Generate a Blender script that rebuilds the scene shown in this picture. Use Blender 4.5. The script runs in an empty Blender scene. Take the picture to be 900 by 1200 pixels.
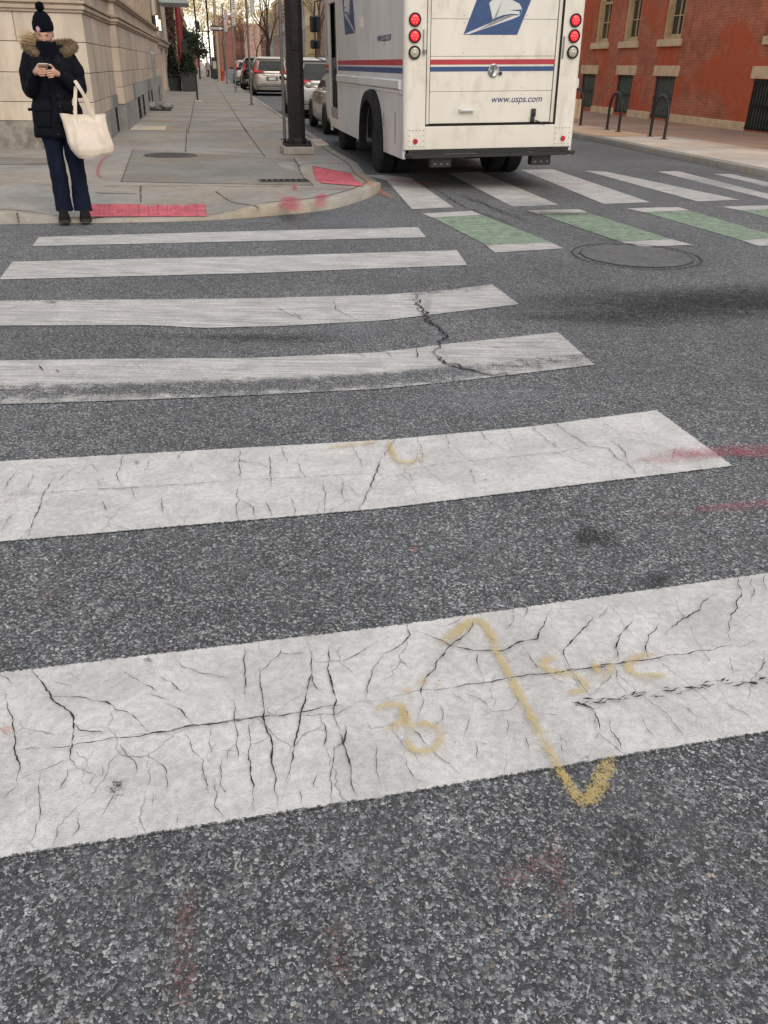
import bpy, bmesh, math, random
from mathutils import Vector, Matrix, Euler
from mathutils.noise import noise as pnoise
R = math.radians
PI = math.pi
random.seed(7)
scene = bpy.context.scene
col = scene.collection

# ------------------------------------------------------------------ survey of the street corner
# camera pose, and helpers that turn a surveyed sighting into a point of the place
F, PITCH, ROLL, H, W0, H0 = 950.0, 0.502, 0.0206, 1.5, 900, 1200
_r = Vector((1, 0, 0)); _u = Vector((0, math.sin(PITCH), math.cos(PITCH))); FWD = Vector((0, math.cos(PITCH), -math.sin(PITCH)))
RIGHT = _r * math.cos(ROLL) + _u * math.sin(ROLL); UP = -_r * math.sin(ROLL) + _u * math.cos(ROLL)
EYE = Vector((0, 0, H))
A = 0.2037                       # the far street's bearing
SF = Vector((-math.sin(A), math.cos(A), 0)); SR = Vector((math.cos(A), math.sin(A), 0))
def ray(x, y): return FWD + RIGHT * ((x - 450) / F) - UP * ((y - 600) / F)
def gp(x, y, z=0.0):
    d = ray(x, y); return EYE + d * ((z - H) / d.z)
def at_s(x, y, s):               # point at distance s down the street -> (across, height)
    d = ray(x, y); P = EYE + d * (s / d.dot(SF)); return P.dot(SR), P.z
def us(P): return P.dot(SR), P.dot(SF)
def W(u, s, z=0.0): return SR * u + SF * s + Vector((0, 0, z))

# ------------------------------------------------------------------ scene helpers
def tag(o, label=None, cat=None, group=None, kind=None):
    if label: o['label'] = label
    if cat: o['category'] = cat
    if group: o['group'] = group
    if kind: o['kind'] = kind
    return o
def empty(name, loc, label=None, cat=None, rz=0.0, group=None, ry=0.0):
    o = bpy.data.objects.new(name, None); col.objects.link(o)
    o.location = loc; o.rotation_euler = (0, ry, rz); o.empty_display_size = 0.1
    return tag(o, label, cat, group)
def copy_tree(o, parent=None):
    c = o.copy(); col.objects.link(c)
    if parent: c.parent = parent
    for ch in list(o.children): copy_tree(ch, c)
    return c

class MB:
    def __init__(s): s.bm = bmesh.new()
    def face(s, pts):
        try: return s.bm.faces.new([s.bm.verts.new(p) for p in pts])
        except ValueError: return None
    def box(s, c, d, rot=None, bev=0.0):
        t = bmesh.new(); bmesh.ops.create_cube(t, size=1)
        for v in t.verts: v.co = Vector((v.co.x * d[0], v.co.y * d[1], v.co.z * d[2]))
        if bev: bmesh.ops.bevel(t, geom=list(t.edges), offset=bev, segments=2, affect='EDGES', profile=0.5)
        M = Matrix.Translation(Vector(c)) @ (Euler(rot).to_matrix().to_4x4() if rot else Matrix())
        for v in t.verts: v.co = M @ v.co
        s.add(t); return s
    def bx(s, x0, x1, y0, y1, z0, z1, bev=0.0):
        return s.box(((x0 + x1) / 2, (y0 + y1) / 2, (z0 + z1) / 2), (abs(x1 - x0), abs(y1 - y0), abs(z1 - z0)), None, bev)
    def add(s, t, M=None):
        if M:
            for v in t.verts: v.co = M @ v.co
        m = bpy.data.meshes.new('tmp'); t.to_mesh(m); s.bm.from_mesh(m); bpy.data.meshes.remove(m); t.free()
    def addmesh(s, m): s.bm.from_mesh(m)
    def loft(s, rings, caps=True, close=False):
        rv = [[s.bm.verts.new(p) for p in r] for r in rings]
        n = len(rv[0])
        pairs = list(zip(rv, rv[1:])) + ([(rv[-1], rv[0])] if close else [])
        for a, b in pairs:
            for i in range(n):
                j = (i + 1) % n
                try: s.bm.faces.new((a[i], a[j], b[j], b[i]))
                except ValueError: pass
        if caps and not close:
            for r_, f in ((rv[0], True), (rv[-1], False)):
                try: s.bm.faces.new(list(reversed(r_)) if f else r_)
                except ValueError: pass
        return s
    def tube(s, pts, rad, n=10, caps=True, sq=(1, 1), twist=0.0):
        pts = [Vector(p) for p in pts]
        if not isinstance(rad, (list, tuple)): rad = [rad] * len(pts)
        rings = []; ref = None
        for i, p in enumerate(pts):
            t = (pts[min(i + 1, len(pts) - 1)] - pts[max(i - 1, 0)]).normalized()
            if ref is None:
                ref = Vector((0, 0, 1)) if abs(t.z) < .9 else Vector((1, 0, 0))
            ref = (ref - t * ref.dot(t)).normalized(); b = t.cross(ref)
            rings.append([p + (ref * math.cos(2 * PI * k / n + twist) * sq[0] + b * math.sin(2 * PI * k / n + twist) * sq[1]) * rad[i] for k in range(n)])
        return s.loft(rings, caps)
    def cyl(s, p0, p1, r0, r1=None, n=16): return s.tube([p0, p1], [r0, r0 if r1 is None else r1], n)
    def prism(s, poly, f0, f1):      # outline -> two mapped copies joined by walls
        a = [s.bm.verts.new(f0(*p)) for p in poly]; b = [s.bm.verts.new(f1(*p)) for p in poly]
        n = len(a)
        s.bm.faces.new(list(reversed(a))); s.bm.faces.new(b)
        for i in range(n):
            j = (i + 1) % n; s.bm.faces.new((a[i], a[j], b[j], b[i]))
        return s
    def sphere(s, c, r, seg=16, rings=10, M=None):
        t = bmesh.new(); bmesh.ops.create_uvsphere(t, u_segments=seg, v_segments=rings, radius=1)
        rr = (r, r, r) if isinstance(r, (int, float)) else r
        for v in t.verts: v.co = Vector((v.co.x * rr[0], v.co.y * rr[1], v.co.z * rr[2])) + Vector(c)
        s.add(t, M); return s
    def jitter(s, amp, freq, seed=0.0):
        for v in s.bm.verts:
            p = v.co * freq + Vector((seed, seed * 1.7, -seed))
            v.co += Vector((pnoise(p), pnoise(p + Vector((31, 7, 3))), pnoise(p + Vector((5, 77, 13))))) * amp
        return s
    def build(s, name, m, parent=None, smooth=0, weld=0.0, loc=None, fix=True):
        bm = s.bm
        if weld: bmesh.ops.remove_doubles(bm, verts=list(bm.verts), dist=weld)
        if fix: bmesh.ops.recalc_face_normals(bm, faces=list(bm.faces))
        if smooth:
            for f in bm.faces: f.smooth = True
            for e in bm.edges:
                if len(e.link_faces) == 2 and e.calc_face_angle(0) > R(smooth): e.smooth = False
        me = bpy.data.meshes.new(name); bm.to_mesh(me); bm.free()
        ms = m if isinstance(m, (list, tuple)) else [m]
        for x in ms: me.materials.append(x)
        o = bpy.data.objects.new(name, me); col.objects.link(o)
        if parent: o.parent = parent
        if loc is not None: o.location = loc
        return o

def skin_mesh(chains, sub=2):
    """chains: list of (list of (point, radius)); joined where points coincide. Returns a mesh."""
    me = bpy.data.meshes.new('sk'); V = []; E = []; Rd = []; key = {}
    for ch in chains:
        prev = None
        for p, r in ch:
            k = tuple(round(c, 4) for c in p)
            if k not in key: key[k] = len(V); V.append(p); Rd.append(r)
            i = key[k]
            if prev is not None and prev != i: E.append((prev, i))
            prev = i
    me.from_pydata(V, E, []); o = bpy.data.objects.new('sk', me); col.objects.link(o)
    o.modifiers.new('s', 'SKIN').use_smooth_shade = True
    for i, r in enumerate(Rd):
        d = me.skin_vertices[0].data[i]; d.radius = (r, r) if not isinstance(r, tuple) else r
        d.use_root = (i == 0)
    if sub: o.modifiers.new('b', 'SUBSURF').levels = sub; o.modifiers['b'].render_levels = sub
    dg = bpy.context.evaluated_depsgraph_get(); dg.update()
    m2 = bpy.data.meshes.new_from_object(o.evaluated_get(dg)); bpy.data.objects.remove(o); bpy.data.meshes.remove(me)
    return m2
def text_mesh(txt, size, shear=0.0, depth=0.001, bold=0.0, spacing=1.0):
    c = bpy.data.curves.new('t', 'FONT'); c.body = txt; c.size = size; c.shear = shear; c.extrude = depth; c.offset = bold
    c.space_character = spacing
    o = bpy.data.objects.new('t', c); col.objects.link(o)
    dg = bpy.context.evaluated_depsgraph_get(); dg.update()
    m = bpy.data.meshes.new_from_object(o.evaluated_get(dg)); bpy.data.objects.remove(o); return m
def text_part(name, txt, width, mat_, parent, M, shear=0.0, bold=0.0):
    m = text_mesh(txt, 1.0, shear, 0.0, bold)
    xs = [v.co.x for v in m.vertices]; k = width / (max(xs) - min(xs)); x0 = min(xs)
    b = MB(); b.addmesh(m)
    for v in b.bm.verts: v.co = M @ Vector(((v.co.x - x0) * k, v.co.y * k, 0))
    return b.build(name, mat_, parent, fix=False)

# ------------------------------------------------------------------ materials
class NT:
    def __init__(s, m): s.nt = m.node_tree; s.N = s.nt.nodes; s.L = s.nt.links
    def n(s, t, **kw):
        nd = s.N.new(t)
        for k, v in kw.items():
            if k.startswith('i_'):
                key = k[2:]; key = int(key) if key.isdigit() else key.replace('_', ' ')
                s.set(nd.inputs[key], v)
            else: setattr(nd, k, v)
        return nd
    def set(s, sock, v):
        if isinstance(v, bpy.types.NodeSocket): s.L.new(v, sock)
        else: sock.default_value = v
    def math(s, op, a, b=0.0, c=0.0, clamp=False):
        nd = s.n('ShaderNodeMath', operation=op); nd.use_clamp = clamp
        for i, v in enumerate((a, b, c)):
            s.set(nd.inputs[i], v)
        return nd.outputs[0]
    def mix(s, f, a, b, mode='MIX'):
        nd = s.n('ShaderNodeMix', data_type='RGBA', blend_type=mode)
        s.set(nd.inputs[0], f); s.set(nd.inputs[6], a); s.set(nd.inputs[7], b); return nd.outputs[2]
    def ramp(s, f, stops, interp='LINEAR'):
        nd = s.n('ShaderNodeValToRGB'); cr = nd.color_ramp; cr.interpolation = interp
        while len(cr.elements) < len(stops): cr.elements.new(0.5)
        for e, (p, c) in zip(cr.elements, stops):
            e.position = p; e.color = (c, c, c, 1) if isinstance(c, (int, float)) else (*c, 1)
        s.set(nd.inputs[0], f); return nd.outputs[0]
    def sm(s, v, lo, hi, a=0.0, b=1.0):
        nd = s.n('ShaderNodeMapRange', interpolation_type='SMOOTHSTEP')
        for i, x in enumerate((v, lo, hi, a, b)): s.set(nd.inputs[i], x)
        return nd.outputs[0]
    def noise(s, vec, scale, detail=4, rough=0.55, dist=0.0, out=0):
        nd = s.n('ShaderNodeTexNoise'); s.set(nd.inputs['Vector'], vec)
        nd.inputs['Scale'].default_value = scale; nd.inputs['Detail'].default_value = detail
        nd.inputs['Roughness'].default_value = rough; nd.inputs['Distortion'].default_value = dist
        return nd.outputs[out]
def c4(c): return (*c, 1.0)
def newmat(name):
    m = bpy.data.materials.new(name); m.use_nodes = True; t = NT(m); t.N.clear()
    out = t.n('ShaderNodeOutputMaterial'); b = t.n('ShaderNodeBsdfPrincipled'); t.L.new(b.outputs[0], out.inputs[0])
    return m, t, b, out
def pm(name, base, rough=.6, metal=0.0, var=.15, scale=6.0, bump=0.0, bscale=60.0, spec=.5, coat=0.0, island=0.0, dirt=None, dscale=2.0, damt=.5, stretch=(1, 1, 1), emit=None, estr=0.0, rvar=0.1):
    m, t, b, out = newmat(name)
    tc = t.n('ShaderNodeTexCoord').outputs['Object']
    mp = t.n('ShaderNodeMapping'); t.set(mp.inputs[0], tc); mp.inputs[3].default_value = stretch; v = mp.outputs[0]
    n = t.noise(v, scale, 5, .6)
    k = t.sm(n, .25, .75, 1 - var, 1 + var)
    c = t.mix(1.0, c4(base), t.n('ShaderNodeCombineColor', i_0=k, i_1=k, i_2=k).outputs[0], 'MULTIPLY')
    if island:
        g = t.n('ShaderNodeNewGeometry').outputs['Random Per Island']
        q = t.sm(g, 0, 1, 1 - island, 1 + island)
        c = t.mix(1.0, c, t.n('ShaderNodeCombineColor', i_0=q, i_1=q, i_2=t.math('MULTIPLY_ADD', q, .8, .2)).outputs[0], 'MULTIPLY')
    if dirt:
        d = t.noise(v, dscale, 6, .65, .3); f = t.sm(d, .45, .75, 0.0, damt); c = t.mix(f, c, c4(dirt))
    t.set(b.inputs['Base Color'], c); t.set(b.inputs['Roughness'], t.sm(t.noise(v, scale * 2.3, 3), .3, .7, max(0, rough - rvar), min(1, rough + rvar)))
    b.inputs['Metallic'].default_value = metal; b.inputs['Specular IOR Level'].default_value = spec; b.inputs['Coat Weight'].default_value = coat
    if bump:
        bn = t.n('ShaderNodeBump'); bn.inputs['Strength'].default_value = bump; bn.inputs['Distance'].default_value = .01
        t.set(bn.inputs['Height'], t.noise(tc, bscale, 4, .6)); t.L.new(bn.outputs[0], b.inputs['Normal'])
    if emit: b.inputs['Emission Color'].default_value = c4(emit); b.inputs['Emission Strength'].default_value = estr
    return m

# --- asphalt as a group shared by road and worn paint
def make_asphalt_group():
    g = bpy.data.node_groups.new('asphalt', 'ShaderNodeTree')
    g.interface.new_socket('Color', in_out='OUTPUT', socket_type='NodeSocketColor')
    g.interface.new_socket('Height', in_out='OUTPUT', socket_type='NodeSocketFloat')
    class M_: node_tree = g
    t = NT(M_); out = t.n('NodeGroupOutput')
    P = t.n('ShaderNodeNewGeometry').outputs['Position']
    wob = t.noise(P, 95, 2, .5, 0, 1)
    P2 = t.n('ShaderNodeVectorMath', operation='MULTIPLY_ADD', i_0=wob, i_1=(.006, .006, 0), i_2=P).outputs[0]
    def vor(scale, feat, sock, vec=P2):
        nd = t.n('ShaderNodeTexVoronoi', voronoi_dimensions='2D', feature=feat); t.set(nd.inputs['Vector'], vec); nd.inputs['Scale'].default_value = scale
        return nd.outputs[sock]
    sep = lambda c: t.n('ShaderNodeSeparateColor', i_0=c).outputs
    c1 = sep(vor(126, 'F1', 'Color')); e1 = vor(126, 'DISTANCE_TO_EDGE', 'Distance')
    c2 = sep(vor(265, 'F1', 'Color')); e2 = vor(265, 'DISTANCE_TO_EDGE', 'Distance')
    macro = t.noise(P, 1.1, 5, .6); big = t.noise(P, .33, 3, .5); mid = t.noise(P, 9, 4, .6)
    # how far the binder has worn off the stones
    expo = t.math('ADD', t.math('MULTIPLY', t.sm(macro, .3, .7), .26), .52)
    s1 = t.math('MULTIPLY', t.math('LESS_THAN', c1[1], expo), t.sm(e1, .02, .11))
    s2 = t.math('MULTIPLY', t.math('LESS_THAN', c2[1], t.math('ADD', expo, .06)), t.sm(e2, .02, .14))
    b1 = t.ramp(c1[0], [(0, (.045, .046, .047)), (.30, (.088, .091, .092)), (.60, (.17, .175, .176)), (.82, (.28, .285, .282)), (.95, (.42, .425, .415)), (1, (.56, .555, .54))])
    b2 = t.ramp(c2[0], [(0, (.04, .041, .042)), (.45, (.10, .103, .105)), (.78, (.25, .255, .256)), (.95, (.46, .465, .46)), (1, (.6, .6, .59))])
    tint = t.mix(t.sm(c1[2], .955, .99), b1, t.mix(1.0, b1, (1.15, .93, .72, 1), 'MULTIPLY'))
    fine = t.noise(P, 420, 2, .6)
    binder = t.mix(t.sm(fine, .35, .7), (.036, .0365, .038, 1), (.092, .0935, .096, 1))
    c = t.mix(s2, binder, b2); c = t.mix(s1, c, tint)
    k = t.math('MULTIPLY', t.sm(big, .3, .7, .84, 1.16), t.sm(mid, .3, .72, .86, 1.13))
    c = t.mix(1.0, c, t.n('ShaderNodeCombineColor', i_0=k, i_1=k, i_2=t.math('MULTIPLY', k, 1.012)).outputs[0], 'MULTIPLY')
    dust = t.sm(t.noise(P, 2.4, 7, .68, .4), .46, .78, 0, .5)
    c = t.mix(dust, c, (.13, .13, .131, 1))
    c = t.mix(t.sm(t.noise(P, 1.7, 4, .6, 1.2), .66, .82, 0, .3), c, (.022, .022, .023, 1))
    h = t.math('ADD', t.math('MULTIPLY', s1, t.sm(e1, .0, .3)), t.math('MULTIPLY', s2, .35))
    h = t.math('ADD', h, t.math('MULTIPLY', fine, .25))
    t.L.new(c, out.inputs['Color']); t.L.new(h, out.inputs['Height'])
    return g
ASPH = make_asphalt_group()
def mat_road():
    m, t, b, o = newmat('asphalt'); g = t.n('ShaderNodeGroup'); g.node_tree = ASPH
    t.L.new(g.outputs[0], b.inputs['Base Color']); b.inputs['Roughness'].default_value = .82; b.inputs['Specular IOR Level'].default_value = .35
    bn = t.n('ShaderNodeBump'); bn.inputs['Strength'].default_value = .5; bn.inputs['Distance'].default_value = .004
    t.L.new(g.outputs[1], bn.inputs['Height']); t.L.new(bn.outputs[0], b.inputs['Normal'])
    return m
def mat_paint(name, colr, wear=.0, streak=0.0, crackle=0.0):
    """thermoplastic road paint over the same asphalt; worn where the 'wear' attribute says, ragged at its rim"""
    m, t, b, o = newmat(name); g = t.n('ShaderNodeGroup'); g.node_tree = ASPH
    P = t.n('ShaderNodeNewGeometry').outputs['Position']
    ed = t.n('ShaderNodeAttribute', attribute_name='ed').outputs['Fac']; we = t.n('ShaderNodeAttribute', attribute_name='wear').outputs['Fac']
    rag = t.noise(P, 95, 4, .65)
    edge = t.sm(t.math('SUBTRACT', ed, t.math('MULTIPLY', t.math('SUBTRACT', rag, .38), .03)), -.001, .003)
    wn = t.math('ADD', t.math('MULTIPLY', t.noise(P, 150, 4, .7), .62), t.math('MULTIPLY', t.noise(P, 11, 5, .65), .38))
    th = t.math('ADD', t.math('MULTIPLY', t.math('ADD', we, wear), .42), .17)
    keep = t.sm(t.math('SUBTRACT', wn, th), -.03, .05)
    spots = t.sm(t.noise(P, 60, 3, .7), .70, .76, 1, .25)
    f = t.math('MULTIPLY', t.math('MULTIPLY', edge, keep), spots)
    mot = t.noise(P, 4, 8, .75, .6); mot2 = t.noise(P, 45, 6, .75)
    Ms = t.n('ShaderNodeMapping', i_0=P); Ms.inputs[2].default_value = (0, 0, -.24); Ms.inputs[3].default_value = (1.3, 22, 1)
    st = t.noise(Ms.outputs[0], 1.6, 6, .7)
    k = t.math('MULTIPLY', t.sm(mot, .32, .68, .80, 1.07), t.sm(mot2, .32, .68, .83, 1.08))
    k = t.math('MULTIPLY', k, t.sm(st, .36, .62, 1 - .38 * streak, 1.04))
    c = t.mix(1.0, c4(colr), t.n('ShaderNodeCombineColor', i_0=k, i_1=t.math('MULTIPLY', k, .992), i_2=t.math('MULTIPLY', k, .985)).outputs[0], 'MULTIPLY')
    scr = t.noise(Ms.outputs[0], 5.5, 6, .75); c = t.mix(t.math('MULTIPLY', t.sm(scr, .56, .68, 0, .55), streak), c, (.27, .26, .25, 1))
    grime = t.sm(t.noise(P, 230, 3, .7), .56, .70, 0, .55); c = t.mix(grime, c, (.2, .19, .185, 1))
    rust = t.sm(t.noise(P, 3.1, 5, .6, .8), .55, .8, 0, .18); c = t.mix(rust, c, (.42, .36, .31, 1))
    if crackle:     # fine crazing in the brittle paint
        wv = t.n('ShaderNodeVectorMath', operation='MULTIPLY_ADD', i_0=t.noise(P, 5, 4, .6, 0, 1), i_1=(.13, .13, 0), i_2=P).outputs[0]
        for sc_, th_, m0, st_ in ((3.2, .010, .47, .8), (7.5, .014, .52, .62)):
            vd = t.n('ShaderNodeTexVoronoi', voronoi_dimensions='2D', feature='DISTANCE_TO_EDGE'); Mv = t.n('ShaderNodeMapping', i_0=wv); Mv.inputs[3].default_value = (1.5, .8, 1); t.set(vd.inputs['Vector'], Mv.outputs[0]); vd.inputs['Scale'].default_value = sc_
            ln = t.sm(vd.outputs['Distance'], th_ * .25, th_, 1, 0); c = t.mix(t.math('MULTIPLY', t.math('MULTIPLY', ln, t.sm(t.noise(P, sc_ * .8, 4, .6), m0, m0 + .10)), st_ * crackle), c, (.085, .078, .074, 1))
    c = t.mix(f, g.outputs[0], c); t.set(b.inputs['Base Color'], c)
    b.inputs['Roughness'].default_value = .7; b.inputs['Specular IOR Level'].default_value = .35
    bn = t.n('ShaderNodeBump'); bn.inputs['Strength'].default_value = .55; bn.inputs['Distance'].default_value = .004
    t.set(bn.inputs['Height'], t.math('ADD', t.math('MULTIPLY_ADD', f, .5, t.math('MULTIPLY', g.outputs[1], t.math('MULTIPLY_ADD', f, -.75, 1))), t.math('MULTIPLY', t.noise(P, 120, 4, .7), .6)))
    t.L.new(bn.outputs[0], b.inputs['Normal'])
    return m
def mat_spray(name, colr, amount=.6, grain=210.0, opac=.9):
    """sprayed line: UV v runs across it (-1..1), grain lets the ground show through"""
    m, t, b, o = newmat(name)
    P = t.n('ShaderNodeNewGeometry').outputs['Position']
    a = t.n('ShaderNodeAttribute', attribute_name='fade').outputs['Fac']
    n1 = t.noise(P, grain, 3, .7); n2 = t.noise(P, 16, 4, .6)
    cov = t.math('MULTIPLY', t.math('MULTIPLY', a, t.sm(n2, .28, .62, .55, 1.15)), amount)
    f = t.sm(t.math('ADD', t.sm(n1, .28, .72), t.math('SUBTRACT', cov, 1.0)), -.22, .22)
    f = t.math('MULTIPLY', f, opac)
    t.set(b.inputs['Base Color'], c4(colr)); b.inputs['Roughness'].default_value = .75
    tr = t.n('ShaderNodeBsdfTransparent'); mx = t.n('ShaderNodeMixShader'); t.set(mx.inputs[0], f)
    t.L.new(tr.outputs[0], mx.inputs[1]); t.L.new(b.outputs[0], mx.inputs[2]); t.L.new(mx.outputs[0], o.inputs[0])
    return m
def mat_brick(name, ca, cb, mortar, patch=None, patchamt=.0):
    m, t, b, o = newmat(name)
    tc = t.n('ShaderNodeTexCoord').outputs['Object']; sp = t.n('ShaderNodeSeparateXYZ', i_0=tc).outputs
    v = t.n('ShaderNodeCombineXYZ', i_0=t.math('ADD', sp[0], sp[1]), i_1=sp[2]).outputs[0]
    br = t.n('ShaderNodeTexBrick'); t.set(br.inputs['Vector'], v); br.inputs['Scale'].default_value = 1.0
    br.inputs['Brick Width'].default_value = .215; br.inputs['Row Height'].default_value = .075; br.inputs['Mortar Size'].default_value = .008; br.inputs['Bias'].default_value = -.1
    br.inputs['Color1'].default_value = c4(ca); br.inputs['Color2'].default_value = c4(cb); br.inputs['Mortar'].default_value = c4(mortar)
    n = t.noise(tc, 1.2, 6, .65); k = t.sm(n, .3, .7, .75, 1.2)
    c = t.mix(1.0, br.outputs[0], t.n('ShaderNodeCombineColor', i_0=k, i_1=k, i_2=k).outputs[0], 'MULTIPLY')
    if patch:
        f = t.sm(t.noise(tc, .42, 6, .62, .8), .46, .56, 0, patchamt); c = t.mix(f, c, c4(patch))
        f2 = t.sm(t.noise(tc, 2.3, 6, .7, .3), .54, .74, 0, .5); c = t.mix(f2, c, (.46, .27, .20, 1))
        Mp = t.n('ShaderNodeMapping', i_0=tc); Mp.inputs[3].default_value = (1, 5, .5); c = t.mix(t.sm(t.noise(Mp.outputs[0], .9, 5, .6), .52, .78, 0, .55), c, (.12, .045, .032, 1))
    t.set(b.inputs['Base Color'], c); b.inputs['Roughness'].default_value = .88; b.inputs['Specular IOR Level'].default_value = .25
    bn = t.n('ShaderNodeBump'); bn.inputs['Strength'].default_value = .5; bn.inputs['Distance'].default_value = .008
    t.set(bn.inputs['Height'], t.math('ADD', t.math('MULTIPLY', br.outputs[1], -1.0), t.math('MULTIPLY', t.noise(tc, 60, 4, .6), .5))); t.L.new(bn.outputs[0], b.inputs['Normal'])
    return m
def mat_concrete(name, base, stain=(.20, .19, .175)):
    m, t, b, o = newmat(name); P = t.n('ShaderNodeNewGeometry').outputs['Position']
    k = t.math('MULTIPLY', t.sm(t.noise(P, .7, 6, .65), .3, .7, .82, 1.12), t.math('MULTIPLY', t.sm(t.noise(P, 7, 6, .7), .3, .7, .88, 1.08), t.sm(t.noise(P, 160, 3, .7), .3, .7, .86, 1.1)))
    c = t.mix(1.0, c4(base), t.n('ShaderNodeCombineColor', i_0=k, i_1=k, i_2=k).outputs[0], 'MULTIPLY')
    c = t.mix(t.sm(t.noise(P, 1.6, 7, .7, .5), .5, .74, 0, .5), c, c4(stain))
    w_ = t.mix(1.0, c, (1.12, .98, .80, 1), 'MULTIPLY'); c = t.mix(t.sm(t.noise(P, .55, 5, .6, .7), .42, .66, 0, .8), c, w_)
    c = t.mix(t.sm(t.noise(P, 2.7, 8, .75, 1.0), .58, .76, 0, .5), c, c4(tuple(q * .55 for q in base)))
    c = t.mix(t.sm(t.noise(P, 22, 3, .6), .66, .73, 0, .55), c, (.09, .085, .08, 1))
    t.set(b.inputs['Base Color'], c); b.inputs['Roughness'].default_value = .85; b.inputs['Specular IOR Level'].default_value = .3
    bn = t.n('ShaderNodeBump'); bn.inputs['Strength'].default_value = .35; bn.inputs['Distance'].default_value = .004
    t.set(bn.inputs['Height'], t.noise(P, 110, 5, .7)); t.L.new(bn.outputs[0], b.inputs['Normal'])
    return m
def mat_leaf(name, ca, cb):
    m, t, b, o = newmat(name); g = t.n('ShaderNodeNewGeometry').outputs['Random Per Island']
    c = t.mix(g, c4(ca), c4(cb)); t.set(b.inputs['Base Color'], c); b.inputs['Roughness'].default_value = .65; b.inputs['Specular IOR Level'].default_value = .3
    return m
def mat_glass(name, tintc=(.02, .025, .03), rough=.06):
    return pm(name, tintc, rough, 0, .3, 1.5, spec=.8, coat=.4, rvar=.03)
M = {}
M['road'] = mat_road()
M['paint'] = mat_paint('road_paint', (.645, .628, .603), 0, 0, .65)
M['paint_far'] = mat_paint('road_paint_streaked', (.63, .61, .582), .24, .95, .5)
M['green'] = mat_paint('road_paint_green', (.32, .445, .30), .57, .6)
M['yellow'] = mat_spray('spray_yellow', (.60, .45, .16), .74, 190, .62)
M['red_spray'] = mat_spray('spray_red', (.48, .11, .15), .56, 170, .40)
M['red_mark'] = mat_spray('pavement_spray_red', (.52, .07, .12), .64, 90, .72)
M['faint_red'] = mat_spray('spray_faded_red', (.34, .13, .11), .34, 130, .42)
M['orange'] = mat_spray('spray_orange', (.75, .22, .10), .5, 120, .7)
M['blue_spray'] = mat_spray('spray_blue', (.25, .35, .46), .45, 90, .5)
M['stain'] = mat_spray('oil_stain', (.024, .024, .025), .66, 140, .55)
M['pale_stain'] = mat_spray('dust_stain', (.30, .31, .33), .5, 120, .55)
M['crack'] = pm('crack_dark', (.036, .034, .032), .95, spec=.1)  # dirt and the dark of open cracks, painted as flat strips
M['hair_crack'] = pm('hairline_crack', (.075, .07, .066), .95, spec=.1)
M['concrete'] = mat_concrete('pavement_concrete', (.335, .32, .295))
M['concrete_dark'] = mat_concrete('pavement_patch', (.245, .235, .218), (.15, .14, .13))
M['concrete_pale'] = mat_concrete('pavement_pale', (.60, .54, .46), (.42, .37, .31))  # warm light on the right pavement tinted into this pale concrete
M['kerb'] = mat_concrete('kerb_granite', (.36, .335, .295))
M['brownwalk'] = mat_concrete('pavement_brown', (.38, .265, .195), (.23, .165, .125))
M['tanwalk'] = mat_concrete('pavement_tan', (.56, .42, .30), (.36, .27, .20))
M['tactile'] = pm('tactile_red', (.54, .105, .14), .75, var=.35, scale=11, bump=.3, dirt=(.34, .14, .13), dscale=14, damt=.6)
M['iron'] = pm('cast_iron', (.09, .085, .08), .6, .6, .3, 20, bump=.3)
M['stone'] = pm('limestone', (.56, .475, .385), .85, var=.19, scale=1.4, bump=.25, bscale=45, spec=.25, island=.09, dirt=(.30, .235, .18), dscale=1.0, damt=.5, stretch=(1.6, 1.6, .45))
M['stone_trim'] = pm('limestone_trim', (.45, .365, .28), .85, var=.15, scale=2, bump=.2, spec=.25, dirt=(.22, .18, .14), dscale=1.4, damt=.5)
M['plinth'] = pm('rough_granite', (.25, .225, .195), .9, var=.35, scale=7, bump=.7, bscale=25, spec=.25, dirt=(.12, .105, .09), dscale=3, damt=.6)
M['ashlar'] = pm('grey_ashlar', (.31, .31, .295), .85, var=.15, scale=3, bump=.3, spec=.25, island=.2)
M['joint'] = pm('joint_mortar', (.13, .11, .09), .95, spec=.1)
M['void'] = pm('dark_interior', (.012, .012, .013), .9, spec=.1)
M['brick'] = mat_brick('red_brick', (.55, .165, .088), (.42, .12, .068), (.44, .235, .155), (.56, .115, .045), .85)
M['tan_trim'] = pm('painted_tan_trim', (.60, .44, .235), .7, var=.12, scale=4, bump=.15, dirt=(.32, .23, .13), dscale=3, damt=.45)
M['lintel'] = pm('lintel_stone', (.74, .55, .34), .85, var=.12, scale=4, bump=.25, dirt=(.33, .24, .16), dscale=3.5, damt=.5)
M['shutter'] = pm('dark_green_panel', (.10, .115, .095), .5, var=.25, scale=5)
M['grille'] = pm('black_grille', (.012, .012, .012), .5, .3)
M['glass'] = mat_glass('window_glass')
M['carglass'] = pm('car_glass', (.010, .018, .022), .12, 0, .2, 1.5, spec=.12, rvar=.02)
M['carlamp'] = pm('car_tail_lens', (.50, .012, .03), .35, var=.1, spec=.2)
M['black'] = pm('black_paint', (.016, .016, .017), .45, var=.2)
M['pole'] = pm('dark_brown_paint', (.018, .0135, .0155), .5, .0, .22, 5, dirt=(.05, .04, .038), dscale=6, damt=.4, spec=.2)
M['galv'] = pm('galvanised_steel', (.26, .265, .26), .5, .6, .18, 8)
M['greypaint'] = pm('grey_painted_steel', (.16, .16, .155), .5, .3, .2, 8)
M['beigepole'] = pm('beige_painted_pole', (.42, .345, .25), .6, .1, .15, 4)
M['rubber'] = pm('tyre_rubber', (.020, .020, .021), .85, var=.3, scale=12, bump=.2, spec=.25)
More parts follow.
